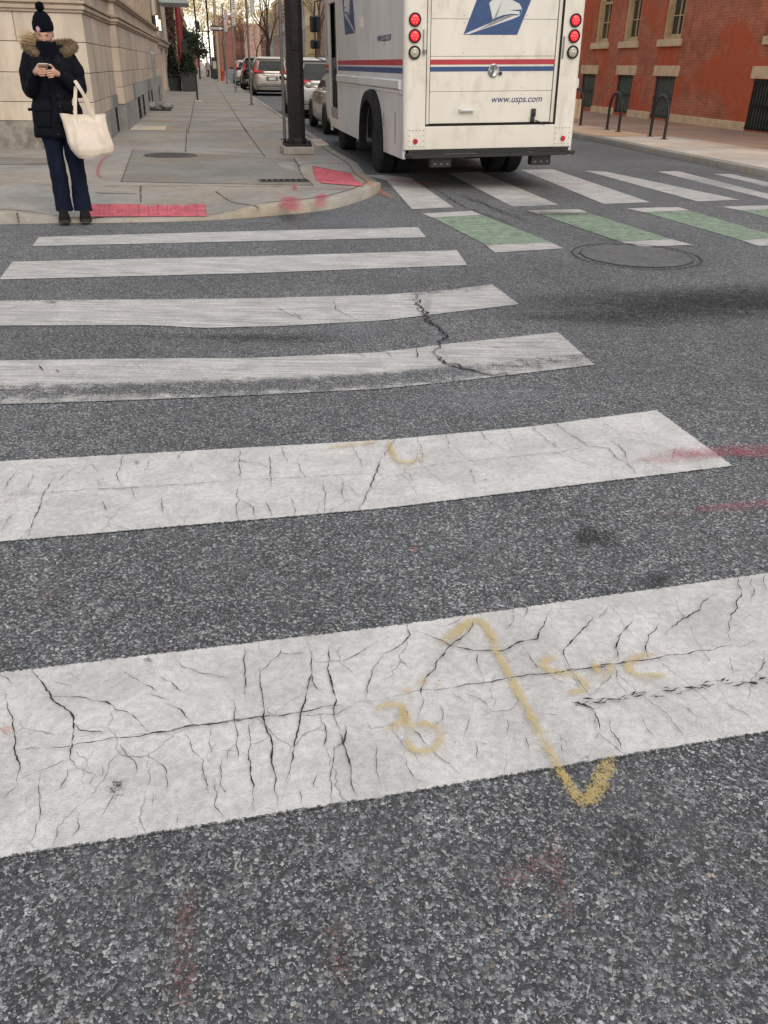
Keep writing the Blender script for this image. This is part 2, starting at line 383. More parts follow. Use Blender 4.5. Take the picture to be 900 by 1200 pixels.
M['hub'] = pm('wheel_steel', (.11, .10, .09), .55, .6, .3, 14, dirt=(.05, .035, .025), dscale=9, damt=.6)
M['chrome'] = pm('bright_metal', (.55, .54, .52), .25, .9, .1)
M['vanwhite'] = pm('van_white_paint', (.74, .69, .61), .42, var=.05, scale=1.5, coat=.15, dirt=(.47, .40, .32), dscale=3.4, damt=.6, stretch=(1, 1, .5), spec=.4)
M['vanside'] = pm('van_white_shaded_side', (.66, .66, .65), .38, var=.06, scale=1.2, coat=.2, dirt=(.36, .35, .33), dscale=2.2, damt=.45, stretch=(1, .6, .35), spec=.45)  # same white van; the shaded side's cooler tone put into the colour
M['vangap'] = pm('rubber_seal', (.022, .02, .02), .8, spec=.2)
M['navy'] = pm('navy_vinyl', (.028, .068, .185), .45, var=.08)
M['vinylred'] = pm('red_vinyl', (.42, .03, .045), .45, var=.08)
M['inkblue'] = pm('ink_blue_vinyl', (.02, .028, .12), .5, var=.05)
M['led'] = pm('lit_red_lens', (.75, .02, .03), .25, var=.05, emit=(1, .02, .035), estr=.55)
M['ledhot'] = pm('lit_red_diode', (.9, .1, .08), .25, emit=(1, .12, .10), estr=1.2)
M['redlens'] = pm('red_reflector', (.45, .015, .03), .25, var=.15, coat=.4)
M['clearlens'] = pm('clear_lens', (.42, .385, .31), .2, var=.12, scale=30, coat=.5)
M['amber'] = pm('amber_lamp', (.8, .5, .2), .4, emit=(1, .85, .65), estr=1.3)
M['skin'] = pm('skin', (.58, .33, .24), .5, var=.06, scale=20)
M['lip'] = pm('lips', (.42, .15, .13), .45)
M['eye'] = pm('eye_dark', (.035, .018, .014), .3)
M['hair'] = mat_leaf('blond_hair', (.30, .19, .10), (.52, .38, .22))
M['parka'] = pm('navy_parka', (.0042, .005, .009), .75, var=.3, scale=6, bump=.35, bscale=26, spec=.14)
M['knit'] = pm('navy_knit', (.0042, .005, .009), .95, var=.35, scale=40, bump=.8, bscale=120, spec=.1)
M['fur'] = mat_leaf('fur_trim', (.12, .082, .05), (.34, .255, .165))
M['denim'] = pm('dark_denim', (.005, .0085, .024), .85, var=.35, scale=7, bump=.3, bscale=90, spec=.2, stretch=(1.5, 1.5, .5))
M['shoe'] = pm('black_suede', (.012, .011, .011), .85, var=.3, scale=20, spec=.2)
M['sole'] = pm('dark_sole', (.028, .026, .024), .8)
M['canvas'] = pm('natural_canvas', (.72, .625, .52), .9, var=.07, scale=9, bump=.3, bscale=150, spec=.15, dirt=(.52, .42, .31), dscale=4, damt=.4)
M['phone'] = pm('pale_phone_case', (.55, .45, .36), .4)
M['patchpink'] = pm('pink_embroidery', (.55, .25, .36), .8, var=.3, scale=60)
M['signwhite'] = pm('sign_white', (.62, .62, .60), .45, var=.06)
M['signred'] = pm('sign_red', (.55, .03, .03), .45)
M['signgreen'] = pm('sign_green', (.02, .22, .12), .45)
M['signgrey'] = pm('sign_aluminium_back', (.42, .42, .40), .5, .5, .12, 6)
M['hydrant'] = pm('hydrant_red', (.48, .05, .03), .5, var=.2, scale=8)
M['sandbag'] = pm('grey_plastic', (.23, .235, .24), .6, var=.15, scale=8)
M['planter'] = pm('slate_planter', (.045, .047, .052), .7, var=.15)
M['shrub'] = mat_leaf('conifer_leaf', (.012, .026, .014), (.035, .055, .028))
M['ivy'] = mat_leaf('bare_ivy', (.06, .035, .03), (.12, .07, .055))
M['golden'] = mat_leaf('golden_glow_leaf', (.62, .47, .20), (.85, .74, .45))  # dry golden leaves, with the sunlit glow of the street's end put into the colour
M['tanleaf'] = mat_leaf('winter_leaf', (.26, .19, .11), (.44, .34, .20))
M['bark'] = pm('bark', (.11, .08, .06), .95, var=.35, scale=8, bump=.4, spec=.1)
M['awning'] = pm('black_awning', (.02, .022, .024), .7)
M['teal'] = pm('pale_teal_metal', (.36, .44, .43), .5)
M['redcol'] = pm('oxblood_paint', (.20, .025, .025), .55)
# ================================================================== GROUND
b = MB(); b.face([(-400, -120, 0), (400, -120, 0), (400, 600, 0), (-400, 600, 0)])
tag(b.build('road', M['road']), kind='structure')

def resample(pts, n, ends=()):
    L = [0]
    for p, q in zip(pts, pts[1:]): L.append(L[-1] + (q - p).length)
    ts = sorted(set([i / (n - 1) for i in range(n)] + list(ends))); out = []
    for t in ts:
        d = t * L[-1]; i = 0
        while i < len(L) - 2 and L[i + 1] < d: i += 1
        k = (d - L[i]) / max(1e-9, L[i + 1] - L[i]); out.append(pts[i].lerp(pts[i + 1], k))
    return ts, out, L[-1]
def set_attr(o, name, vals):
    at = o.data.attributes.new(name, 'FLOAT', 'POINT'); at.data.foreach_set('value', vals)
def stripe(top, bot, mkey='paint', wear=None, z=.004, n=44, name='crosswalk_stripe', ext=(0, 0)):
    def prep(px):
        P = [gp(x, y, z) for x, y in px]
        if ext[0]: P.insert(0, P[0] + (P[0] - P[1]).normalized() * ext[0])
        if ext[1]: P.append(P[-1] + (P[-1] - P[-2]).normalized() * ext[1])
        return P
    Tp, Bp = prep(top), prep(bot)
    ends = (.004, .012, .02, .98, .988, .996)
    ts, T, L = resample(Tp, n, ends); _, B, _ = resample(Bp, n, ends)
    vs = [0, .02, .05, .1, .2, .3, .4, .5, .6, .7, .8, .9, .95, .98, 1]
    V, ed, we = [], [], []
    for t, p, q in zip(ts, T, B):
        w = (p - q).length
        for v in vs:
            V.append(p.lerp(q, v)); ed.append(min(v * w, (1 - v) * w, t * L, (1 - t) * L)); we.append(wear(t, v) if wear else 0.0)
    m = len(vs); Fc = [(i * m + j, (i + 1) * m + j, (i + 1) * m + j + 1, i * m + j + 1) for i in range(len(ts) - 1) for j in range(m - 1)]
    me = bpy.data.meshes.new(name); me.from_pydata(V, [], Fc); me.materials.append(M[mkey])
    o = bpy.data.objects.new(name, me); col.objects.link(o); set_attr(o, 'ed', ed); set_attr(o, 'wear', we)
    return tag(o, kind='structure')
def catmull(P, step):
    out = []
    for i in range(len(P) - 1):
        p0, p1, p2, p3 = P[max(i - 1, 0)], P[i], P[i + 1], P[min(i + 2, len(P) - 1)]
        n = max(2, int((p2 - p1).length / step))
        for k in range(n):
            t = k / n; out.append(.5 * ((2 * p1) + (-p0 + p2) * t + (2 * p0 - 5 * p1 + 4 * p2 - p3) * t * t + (-p0 + 3 * p1 - 3 * p2 + p3) * t ** 3))
    out.append(P[-1]); return out
gauss = lambda x, c, w: math.exp(-((x - c) / w) ** 2)
# the near crossing, farthest bar first
stripe([(45, 277.5), (300, 270.5), (490, 266)], [(37, 288.5), (300, 282.5), (500, 278)], 'paint_far', lambda t, v: .1 + .25 * gauss(t, .0, .4) * v)
stripe([(14, 306.5), (300, 300), (536, 293)], [(-2, 327.5), (300, 320), (548, 310.5)], 'paint_far', lambda t, v: .1)
stripe([(0, 352), (120, 351), (295, 349.5), (450, 345), (520, 340), (577, 333)], [(0, 381.5), (180, 381), (235, 384.5), (330, 382), (450, 375.5), (520, 367), (609, 356.5)], 'paint_far',
       lambda t, v: .12 + .35 * gauss(t, .93, .12) * gauss(v, .0, .35) + .25 * gauss(t, .45, .3) * gauss(v, 0, .2), ext=(2.2, 0))
stripe([(0, 422), (150, 420), (300, 419), (450, 412), (520, 403), (655, 389)], [(0, 474), (150, 469), (300, 463), (450, 455.5), (560, 444), (698, 427.5)], 'paint_far',
       lambda t, v: .06 + (.80 if t < .84 else .5) * gauss(v, .76, .20) * (1 - .2 * gauss(t, .35, .2)) + .22 * max(0, v - .85) / .15, ext=(2.0, 0))
stripe([(0, 540), (450, 515), (620, 499.5), (770, 480)], [(0, 635), (450, 596), (860, 546)], 'paint', lambda t, v: -.05, ext=(1.8, 0), n=60)
stripe([(0, 787), (450, 733.5), (900, 670.5)], [(0, 1006), (450, 934), (900, 857.5)], 'paint', lambda t, v: -.1, ext=(1.2, 1.6), n=70)
# the far crossing: bars run along the far street
def c7(pts): return [(450 + x / 2, 180 + y / 2) for x, y in pts]
ZF = lambda t, v: .08 + .1 * t
stripe(c7([(0, 50), (60, 55), (165, 126)]), c7([(-50, 50), (5, 62), (65, 130)]), 'paint_far', ZF, n=20)
stripe(c7([(225, 42), (410, 120)]), c7([(150, 46), (300, 124)]), 'paint_far', ZF, n=20)
stripe(c7([(395, 36), (625, 114)]), c7([(320, 38), (515, 118)]), 'paint_far', ZF, n=20)
stripe(c7([(520, 42), (835, 108)]), c7([(470, 40), (735, 112)]), 'paint_far', lambda t, v: .22, n=20)
stripe(c7([(690, 41), (900, 94)]), c7([(640, 42), (900, 107)]), 'paint_far', lambda t, v: .24, n=20, ext=(0, .5))
stripe(c7([(815, 48), (900, 67)]), c7([(772, 47), (900, 78)]), 'paint_far', lambda t, v: .15, n=20, ext=(0, .9))
def quad_stripe(q, mk, w=.15): stripe(c7([q[0], q[1]]), c7([q[3], q[2]]), mk, lambda t, v: w, n=16, name='bike_crossing_bar' if mk == 'green' else 'crosswalk_stripe')
for g, m0, m1 in (([(115, 150), (228, 143), (392, 207), (240, 215)], [(88, 140), (207, 134), (230, 143), (113, 150)], [(238, 215), (390, 207), (422, 222), (260, 232)]),
                  ([(362, 141), (475, 137), (672, 200), (555, 207)], [(335, 133), (458, 130), (477, 137), (360, 141)], [(553, 207), (672, 200), (727, 214), (610, 218)]),
                  ([(608, 137), (715, 133), (930, 196), (838, 203)], [(567, 128), (690, 125), (717, 133), (606, 137)], [(836, 203), (935, 196), (985, 211), (880, 217)]),
                  ([(835, 133), (935, 129), (1150, 186), (1060, 192)], [(790, 124), (910, 121), (937, 129), (833, 133)], [(1060, 192), (1150, 186), (1200, 200), (1110, 206)])):
    quad_stripe(g, 'green', .12); quad_stripe(m0, 'paint_far', .2); quad_stripe(m1, 'paint_far', .3)

# ---- cracks, sprayed marks and stains
def ribbon(pts, widths, z=.010, rag=0.0, sub=.03, fade=False, mb=None, seed=1, taper=True, hfun=None):
    """flat strip along ground points; widths in metres"""
    rnd = random.Random(seed)
    L = [0]
    for p, q in zip(pts, pts[1:]): L.append(L[-1] + (q - p).length)
    n = max(3, min(220, int(L[-1] / sub) + 1)); ts, P, _ = resample(pts, n)
    if isinstance(widths, (int, float)): widths = [widths] * 2
    rows = []
    for i, (t, p) in enumerate(zip(ts, P)):
        a = P[max(0, i - 1)]; c = P[min(n - 1, i + 1)]; d = (c - a).normalized(); s = Vector((-d.y, d.x, 0))
        k = t * (len(widths) - 1); j = min(int(k), len(widths) - 2); w = widths[j] + (widths[j + 1] - widths[j]) * (k - j)
        if taper: w *= min(1, .25 + 4 * min(t, 1 - t))
        if rag: w *= max(.25, 1 + 1.3 * pnoise(Vector((p.x * 38, p.y * 38, seed))) + .4 * rnd.uniform(-1, 1)); p = p + s * rag * (2.2 * pnoise(Vector((p.x * 21, p.y * 21, seed * 3.1))) + .9 * pnoise(Vector((p.x * 70, p.y * 70, seed * 1.3))))
        zz = z if hfun is None else hfun(p.x, p.y) + z
        rows.append((p, s, w, zz, min(1, 6 * min(t, 1 - t) + .25)))
    if not fade:
        mb = mb or MB(); rr = [[(*(p + s * w / 2).xy, zz), (*(p - s * w / 2).xy, zz)] for p, s, w, zz, e in rows]
        vv = [[mb.bm.verts.new(q) for q in r] for r in rr]
        for a, c in zip(vv, vv[1:]): mb.bm.faces.new((a[0], a[1], c[1], c[0]))
        return mb
    V, Fd = [], []; vs = [-1, -.6, -.25, .25, .6, 1]; fv = [0, .6, 1, 1, .6, 0]
    for p, s, w, zz, e in rows:
        for v, f in zip(vs, fv): V.append((*(p + s * w / 2 * v).xy, zz)); Fd.append(f * e)
    m = len(vs); Fc = [(i * m + j, i * m + j + 1, (i + 1) * m + j + 1, (i + 1) * m + j) for i in range(n - 1) for j in range(m - 1)]
    return V, Fc, Fd
SPN = [0]
def spray(px, w, mk, z=.008, name='spray_mark', hfun=None, seed=1):
    SPN[0] += 1; z = (.0135 if not hfun else .006) + .00012 * SPN[0]
    pts = [gp(x, y, (hfun and .1) or z) for x, y in px]
    V, Fc, Fd = ribbon(catmull(pts, .02) if len(pts) > 2 else pts, w, z, sub=.03, fade=True, hfun=hfun, seed=seed)
    me = bpy.data.meshes.new(name); me.from_pydata(V, [], Fc); me.materials.append(M[mk]); o = bpy.data.objects.new(name, me); col.objects.link(o)
    set_attr(o, 'fade', Fd); return tag(o, kind='structure')
def stain(x, y, rx, ry, mk='stain', z=.006, name='oil_stain', seed=3, hfun=None, rot=0.0):
    rnd = random.Random(seed); c = gp(x, y, z); V = [(c.x, c.y, z)]; Fd = [1.0]; n = 40; Fc = []
    if hfun: V[0] = (c.x, c.y, hfun(c.x, c.y) + z)
    ph = [rnd.uniform(0, 6.28) for _ in range(4)]
    for k, f in ((.3, .9), (.55, .65), (.8, .35), (1, 0)):
        for i in range(n):
            a = 2 * PI * i / n; q = 1 + .2 * math.sin(2 * a + ph[0]) + .14 * math.sin(3 * a + ph[1]) + .1 * math.sin(5 * a + ph[2]) + .07 * math.sin(9 * a + ph[3])
            dx, dy = rx * k * q * math.cos(a), ry * k * q * math.sin(a); P = gp(x + dx, y + dy, z)
            V.append((P.x, P.y, z if not hfun else hfun(P.x, P.y) + z)); Fd.append(f)
    for i in range(n): Fc.append((0, 1 + i, 1 + (i + 1) % n))
    for r in range(3):
        for i in range(n): a, d = 1 + r * n, 1 + (r + 1) * n; Fc.append((a + i, d + i, d + (i + 1) % n, a + (i + 1) % n))
    me = bpy.data.meshes.new(name); me.from_pydata(V, [], Fc); me.materials.append(M[mk]); o = bpy.data.objects.new(name, me); col.objects.link(o)
    set_attr(o, 'fade', Fd); return tag(o, kind='structure')

CR = []   # (offset, points, width mm)
def cr(off, pts, w): CR.append(([(off[0] + x / 2, off[1] + y / 2) for x, y in pts], w / 1000))
o3, o4, o5, o6, o7 = (0, 760), (450, 660), (0, 470), (450, 470), (450, 180)
for pts, w in (([(67, 50), (100, 85), (125, 122), (172, 160), (170, 235), (163, 262), (182, 288)], 6), ([(125, 115), (200, 122), (270, 140), (290, 152), (345, 188), (350, 203)], 4.5),
    ([(178, 180), (188, 197), (235, 200), (260, 215)], 2.5), ([(0, 107), (15, 112), (20, 145), (33, 175), (37, 250), (48, 290), (42, 330)], 4),
    ([(0, 254), (150, 235), (300, 213), (460, 188), (560, 175), (700, 155), (860, 130), (910, 123)], 4.2), ([(300, 213), (460, 188), (560, 175), (640, 163)], 4),
    ([(290, 60), (315, 75), (360, 95), (372, 108)], 2.2), ([(350, 112), (410, 128), (418, 138)], 2.2), ([(375, 70), (400, 85), (432, 112)], 3), ([(410, 30), (430, 50), (470, 62), (545, 78)], 2.5),
    ([(395, 138), (430, 150), (448, 172), (452, 188)], 3.5), ([(570, 0), (573, 40), (573, 70), (574, 95), (578, 130)], 3.5), ([(552, 125), (555, 175), (552, 210), (555, 275)], 3),
    ([(610, 48), (615, 100), (620, 190), (640, 240), (648, 310), (656, 382)], 5.5), ([(583, 180), (585, 270), (590, 340), (605, 390)], 4.5),
    ([(727, 0), (730, 60), (715, 120), (707, 170), (690, 230), (672, 330)], 5.5), ([(773, 0), (775, 80), (785, 150), (795, 200)], 5.5), ([(730, 65), (750, 100), (768, 108)], 2.5),
    ([(812, 180), (806, 230), (820, 290), (833, 355)], 5), ([(782, 235), (780, 300), (778, 365)], 3.5), ([(745, 163), (760, 185), (768, 240)], 4), ([(795, 200), (806, 225), (782, 245)], 2.5),
    ([(612, 60), (650, 25), (660, 5)], 2.5), ([(660, 15), (700, 18), (727, 20)], 3.5), ([(740, 40), (790, 38), (840, 20), (870, 0)], 4), ([(900, 20), (870, 60), (858, 100), (860, 128)], 3.5),
    ([(705, 165), (745, 163), (790, 160), (830, 140)], 2)): cr(o3, pts, w)
for pts in ([(430, 205), (460, 250), (480, 270), (478, 320), (490, 355)], [(492, 195), (495, 262)], [(520, 260), (518, 320), (540, 360)], [(505, 310), (510, 345), (503, 378), (525, 405)], [(345, 250), (385, 290), (398, 320), (385, 345)],
    [(358, 340), (365, 350), (362, 380)], [(285, 230), (300, 255), (320, 270), (330, 300)], [(262, 348), (250, 385), (242, 408)], [(105, 295), (92, 330), (100, 350), (88, 430), (60, 470)], [(160, 290), (155, 318), (138, 340)],
    [(240, 283), (238, 310)], [(40, 330), (10, 360)], [(190, 390), (185, 430), (170, 450)], [(410, 400), (411, 425)], [(740, 300), (735, 335)], [(880, 230), (885, 300), (895, 340)], [(700, 340), (705, 372)], [(50, 310), (100, 290), (165, 270)], [(178, 290), (230, 302), (215, 330)],
    [(530, 270), (535, 250), (560, 225)], [(585, 235), (605, 228), (632, 215)], [(480, 300), (490, 330)], [(130, 85), (170, 95)], [(0, 60), (20, 75), (30, 90)]): cr(o3, pts, 1.9)
for pts, w in (([(0, 323), (80, 308), (160, 298), (240, 287), (330, 270), (430, 260), (560, 240), (660, 228), (780, 205), (920, 185)], 4.2), ([(330, 270), (430, 260), (560, 240), (660, 228)], 4),
    ([(212, 135), (195, 170), (150, 205), (110, 260), (92, 290), (92, 330), (80, 372)], 6), ([(60, 165), (90, 172), (120, 185), (155, 200), (230, 213), (280, 208), (320, 190), (355, 182), (375, 155), (392, 112)], 6),
    ([(0, 222), (30, 205), (58, 175), (55, 140)], 5), ([(222, 215), (222, 240), (232, 288)], 3.5), ([(325, 200), (345, 232), (360, 245), (362, 265)], 3.5), ([(495, 130), (460, 170), (420, 208), (422, 235), (435, 260)], 5),
    ([(587, 142), (550, 180), (542, 205), (550, 240)], 5), ([(645, 148), (618, 178), (612, 205), (615, 232)], 4.5), ([(655, 172), (700, 140), (730, 118), (760, 85), (778, 75)], 5.5),
    ([(823, 32), (833, 70), (820, 110), (805, 170), (808, 190)], 5.5), ([(860, 40), (860, 75), (855, 100)], 3.5), ([(885, 25), (893, 50), (890, 75)], 3), ([(475, 345), (495, 358), (510, 400)], 3.5), ([(528, 375), (530, 400), (550, 420), (560, 445)], 3.5),
    ([(60, 390), (100, 430), (140, 470), (180, 503)], 3.5), ([(50, 345), (60, 390)], 3)): cr(o4, pts, w)
for pts in ([(50, 460), (55, 490), (70, 520)], [(160, 305), (185, 335), (180, 350)], [(290, 372), (288, 405)], [(210, 430), (218, 475)], [(415, 415), (424, 450)], [(600, 365), (620, 400), (632, 415)], [(640, 340), (670, 380), (690, 400), (702, 420)],
    [(540, 245), (550, 285), (570, 320)], [(810, 225), (820, 265)], [(440, 260), (465, 300), (490, 325)], [(295, 100), (298, 125)], [(330, 100), (333, 125), (325, 135)], [(285, 165), (300, 145), (299, 125)], [(505, 135), (525, 108)], [(135, 340), (140, 370), (120, 395)],
    [(205, 370), (190, 400), (192, 412)], [(250, 355), (290, 350), (315, 330), (300, 308)], [(360, 358), (408, 360)], [(700, 340), (740, 370)], [(800, 330), (860, 370)], [(190, 310), (235, 330), (250, 355)], [(330, 410), (338, 445)], [(880, 260), (896, 235)]): cr(o4, pts, 1.9)
rc = random.Random(2)
for k in range(70):      # the crumbled seam low on the near bar: many short broken bits
    x = 440 + 460 * (k + rc.random()) / 70; y = 337 - 58 * (x - 440) / 460 + rc.gauss(0, 4.5) + 5 * pnoise(Vector((x * .02, 3, 0))); d = rc.uniform(8, 26)
    cr(o4, [(x, y), (x + d * .5, y + rc.uniform(-5, 3)), (x + d, y - d * .12 + rc.uniform(-5, 5))], rc.choice((3, 4.5, 6, 8)))
cr(o4, [(440, 330), (462, 338), (480, 344), (496, 352)], 9)
for pts, w in (([(0, 228), (150, 215), (380, 203), (560, 190)], 4), ([(560, 190), (700, 183), (900, 172)], 2.2), ([(135, 178), (108, 215), (85, 270), (68, 325)], 5), ([(290, 125), (275, 180), (290, 205)], 3.5), ([(562, 112), (560, 150), (565, 190)], 3.5), ([(558, 200), (556, 285)], 3.5),
    ([(630, 125), (635, 205)], 3.5), ([(695, 140), (718, 190)], 3.5), ([(895, 130), (880, 175), (850, 245), (840, 262)], 6.5)): cr(o5, pts, w)
for pts in ([(430, 118), (415, 140)], [(660, 110), (672, 150)], [(760, 195), (760, 240), (765, 270)], [(40, 165), (10, 215)], [(80, 170), (70, 210)], [(380, 230), (383, 270)], [(820, 100), (845, 140), (845, 165)], [(800, 180), (805, 240)], [(355, 140), (340, 165), (345, 170)],
    [(180, 155), (150, 180), (135, 195)], [(310, 205), (318, 232)], [(560, 235), (590, 250), (600, 280)], [(620, 235), (640, 280)], [(685, 230), (690, 275)], [(25, 270), (0, 315)], [(240, 235), (250, 270)]): cr(o5, pts, 2.4)
for pts, w in (([(28, 90), (0, 135)], 5.5), ([(0, 170), (150, 150), (300, 135), (400, 125), (560, 95)], 2), ([(335, 55), (370, 85), (420, 125)], 3.5), ([(387, 45), (430, 80), (480, 110), (525, 115), (545, 140), (570, 150), (595, 180)], 5.5), ([(520, 95), (545, 105), (565, 130), (570, 150)], 4.5),
    ([(72, 80), (88, 120), (92, 155)], 2.8), ([(145, 80), (155, 120)], 2.8), ([(225, 70), (240, 100)], 2.8), ([(290, 65), (308, 105)], 2.8), ([(55, 170), (68, 195)], 2.4), ([(680, 112), (672, 145)], 3), ([(600, 140), (640, 160)], 2.5), ([(200, 160), (215, 200)], 2.4)): cr(o6, pts, w)
for pts, w in (([(78, 330), (80, 352), (95, 375), (100, 395), (130, 410), (150, 430), (130, 450), (115, 475)], 24), ([(70, 334), (78, 358), (90, 380), (108, 400), (140, 418), (146, 436)], 12), ([(115, 470), (145, 492), (200, 510), (250, 520), (335, 526)], 20), ([(120, 478), (165, 505), (230, 515)], 18),
    ([(75, 455), (80, 485)], 8), ([(0, 465), (18, 478)], 8), ([(30, 440), (75, 455), (110, 462)], 8), ([(150, 440), (260, 455), (430, 455)], 5),
    ([(60, 62), (120, 85), (190, 128), (262, 152), (340, 185)], 22), ([(160, 92), (230, 118), (300, 145), (350, 165)], 26), ([(215, 105), (260, 135), (310, 150)], 22), ([(350, 165), (420, 185), (560, 214)], 9), ([(130, 335), (150, 340)], 8),
    ([(230, 40), (330, 60), (470, 78)], 10)): cr(o7, pts, w)
for pts, w in (([(640, 320), (700, 350)], 7), ([(690, 335), (712, 355)], 7), ([(780, 305), (790, 330), (830, 350)], 7), ([(90, 460), (105, 475)], 9), ([(130, 470), (140, 478)], 9), ([(835, 430), (858, 442)], 9)): cr((0, 200), pts, w)
big, small = MB(), MB()
for i, (px, w) in enumerate(CR):
    pts = [gp(x, y) for x, y in px]
    ribbon(pts, [w * .40, w * .56, w * .60, w * .36] if w > .0026 else [w * .55, w * .8, w * .8, w * .45] if w < .012 else [w * .8, w, w, w * .6], z=.0095 + .00004 * (i % 80), rag=.0045 if w < .012 else .016, sub=.009 if w < .008 else .025, mb=big if w > .0026 else small, seed=i)
tag(big.build('road_cracks', M['crack'], fix=False), kind='stuff')
tag(small.build('hairline_cracks', M['hair_crack'], fix=False), kind='stuff')
def sp4(pts, w, mk='yellow', **k): spray([(450 + x / 2, 660 + y / 2) for x, y in pts], w, mk, seed=len(pts) + int(pts[0][0]), **k)
# utility surveyor's marks
sp4([(132, 188), (165, 162), (196, 140), (225, 124)], .052); sp4([(205, 124), (235, 140), (266, 200)], .042)
sp4([(232, 145), (280, 235), (320, 310), (365, 395), (410, 480), (465, 572)], .038); sp4([(405, 470), (435, 520), (465, 575)], .040); sp4([(458, 572), (490, 540), (515, 492), (538, 448)], .060)
sp4([(418, 213), (392, 220), (368, 238), (395, 252), (450, 262), (475, 280), (455, 302), (415, 303)], .042, z=.0085)
sp4([(490, 226), (502, 252), (514, 276)], .036); sp4([(514, 276), (528, 250), (540, 222)], .036)
sp4([(650, 212), (600, 215), (572, 238), (590, 262), (640, 262), (672, 258)], .042, z=.0085)
sp4([(-20, 352), (-16, 338), (12, 330), (40, 328), (46, 352), (40, 372), (14, 386), (-8, 388)], .036); sp4([(58, 392), (56, 425), (78, 442), (112, 436), (134, 412), (128, 386), (100, 374), (70, 380), (50, 398)], .036); sp4([(45, 330), (52, 360), (70, 400)], .036, z=.009)
sp4([(40, 298), (72, 296)], .04); sp4([(95, 262), (84, 292)], .035); sp4([(115, 282), (135, 286)], .03)
spray([(455, 512), (462, 535), (478, 542), (503, 531)], .045, 'yellow'); spray([(380, 525), (445, 516)], .05, 'yellow', seed=5)
spray([(740, 540), (790, 535), (850, 528), (930, 524)], .16, 'red_spray'); spray([(770, 530), (860, 530), (940, 535)], .14, 'red_spray', z=.0085, seed=4); spray([(810, 597), (850, 594), (930, 586)], .09, 'red_spray'); spray([(760, 604), (830, 598)], .06, 'faint_red', z=.0085)
for px, w in (([(648, 965), (652, 1010), (662, 1070), (668, 1085)], .06), ([(575, 1040), (620, 1018), (648, 1000)], .07), ([(222, 1030), (215, 1110), (218, 1195)], .08), ([(400, 1070), (395, 1120), (402, 1160)], .07), ([(50, 690), (65, 705)], .08)): spray(px, w, 'faint_red')
spray([(0, 852), (16, 856)], .03, 'orange'); spray([(0, 862), (18, 851)], .02, 'orange', z=.0085); spray([(478, 640), (492, 648)], .03, 'orange'); spray([(152, 258.5), (156, 261.5)], .06, 'orange'); spray([(66, 262), (82, 262.5)], .05, 'orange')
for i, (x, y, rx, ry) in enumerate(((770, 352, 190, 24), (830, 362, 150, 22), (880, 352, 120, 26), (700, 372, 110, 12), (695, 628, 32, 17), (697, 628, 26, 13), (770, 680, 34, 12), (540, 653, 8, 5), (60, 354, 14, 2.4), (277, 402, 9, 2), (300, 395, 120, 8), (650, 250, 60, 4), (740, 1000, 60, 40))):
    stain(x, y, rx, ry, seed=i + 11, z=.0052 + i * .0002)
stain(137, 924, 14, 13, seed=5, z=.012); stain(137, 924, 9, 9, seed=6, z=.0125); stain(173, 773, 6, 5, seed=8, z=.012); stain(161, 541, 5, 3.2, seed=9, z=.012); stain(38, 550, 3.5, 1.8, seed=10, z=.012); stain(569, 562, 3, 2, seed=12, z=.012)
for i, (x, y, rx, ry) in enumerate(((30, 268, 60, 8), (8, 275, 30, 6), (395, 258, 70, 10), (150, 268, 60, 5), (430, 262, 60, 8), (408, 1010, 22, 40), (420, 385, 45, 12), (500, 365, 9, 24), (512, 400, 12, 22), (545, 432, 40, 8), (270, 260, 90, 5), (620, 240, 120, 8), (850, 215, 90, 12), (560, 470, 120, 20))): stain(x, y, rx, ry, 'pale_stain', seed=20 + i, z=.0058 + i * .0002, name='dust_stain')
spray([(0, 286), (10, 287)], .07, 'blue_spray'); spray([(22, 283), (36, 284)], .06, 'blue_spray', seed=3)

# ================================================================== PAVEMENTS
KZ = .12
P1 = gp(172, 247, .03); E1 = (gp(240, 246, .03) - gp(105, 246, .03)).normalized()
P2 = gp(399, 209, .03); E2 = (gp(424, 219, .03) - gp(410, 203, .03)).normalized()
sst = lambda x, a, c: (lambda t: t * t * (3 - 2 * t))(min(1, max(0, (x - a) / (c - a))))
def hz(x, y):
    g = 0
    for P, E, hl, sg in ((P1, E1, .66, 1), (P2, E2, .5, -1 if E2.y < 0 else 1)):
        d = Vector((x - P.x, y - P.y, 0)); a = abs(d.dot(E)); g = max(g, (1 - sst(a, hl, hl + .75)) * (1 - sst(max(0, d.dot(Vector((-E.y, E.x, 0)) * sg)), .35, 1.05)))
    return KZ - .092 * g
KB = Vector((-.9708, -.24, 0))
k0 = Vector((-3.88, 8.79, 0))
kp = [k0 + KB * 34, k0 + KB * 6] + [Vector((x, y, 0)) for x, y in ((-3.88, 8.79), (-3.21, 8.92), (-2.6, 9.06), (-1.97, 9.25), (-1.36, 9.62), (-.76, 10.14), (-.40, 10.88), (-.18, 11.7), (-.14, 12.3), (-.22, 12.9), (-.36, 13.5), (-.57, 14.4), (-.84, 15.6), (-1.1, 16.75))] + [W(2.36, 19), W(2.36, 26), W(2.36, 60), W(2.36, 290)]
KL = []
dense = catmull(kp[1:-2], .12)
KL = [kp[0]] + dense + [W(2.36, 40), W(2.36, 60), W(2.36, 120), W(2.36, 290)]
def normals(P):
    out = []
    for i in range(len(P)):
        d = (P[min(i + 1, len(P) - 1)] - P[max(i - 1, 0)]).normalized(); out.append(Vector((-d.y, d.x, 0)))
    for _ in range(3): out = [(out[max(i - 1, 0)] + out[i] * 2 + out[min(i + 1, len(out) - 1)]).normalized() for i in range(len(out))]
    return out
KN = normals(KL)
offs = [.17, .26, .36, .46, .56, .66, .76, .86, .96, 1.08, 1.25, 1.6]
rows = [[p + n * d for p, n in zip(KL, KN)] for d in offs]
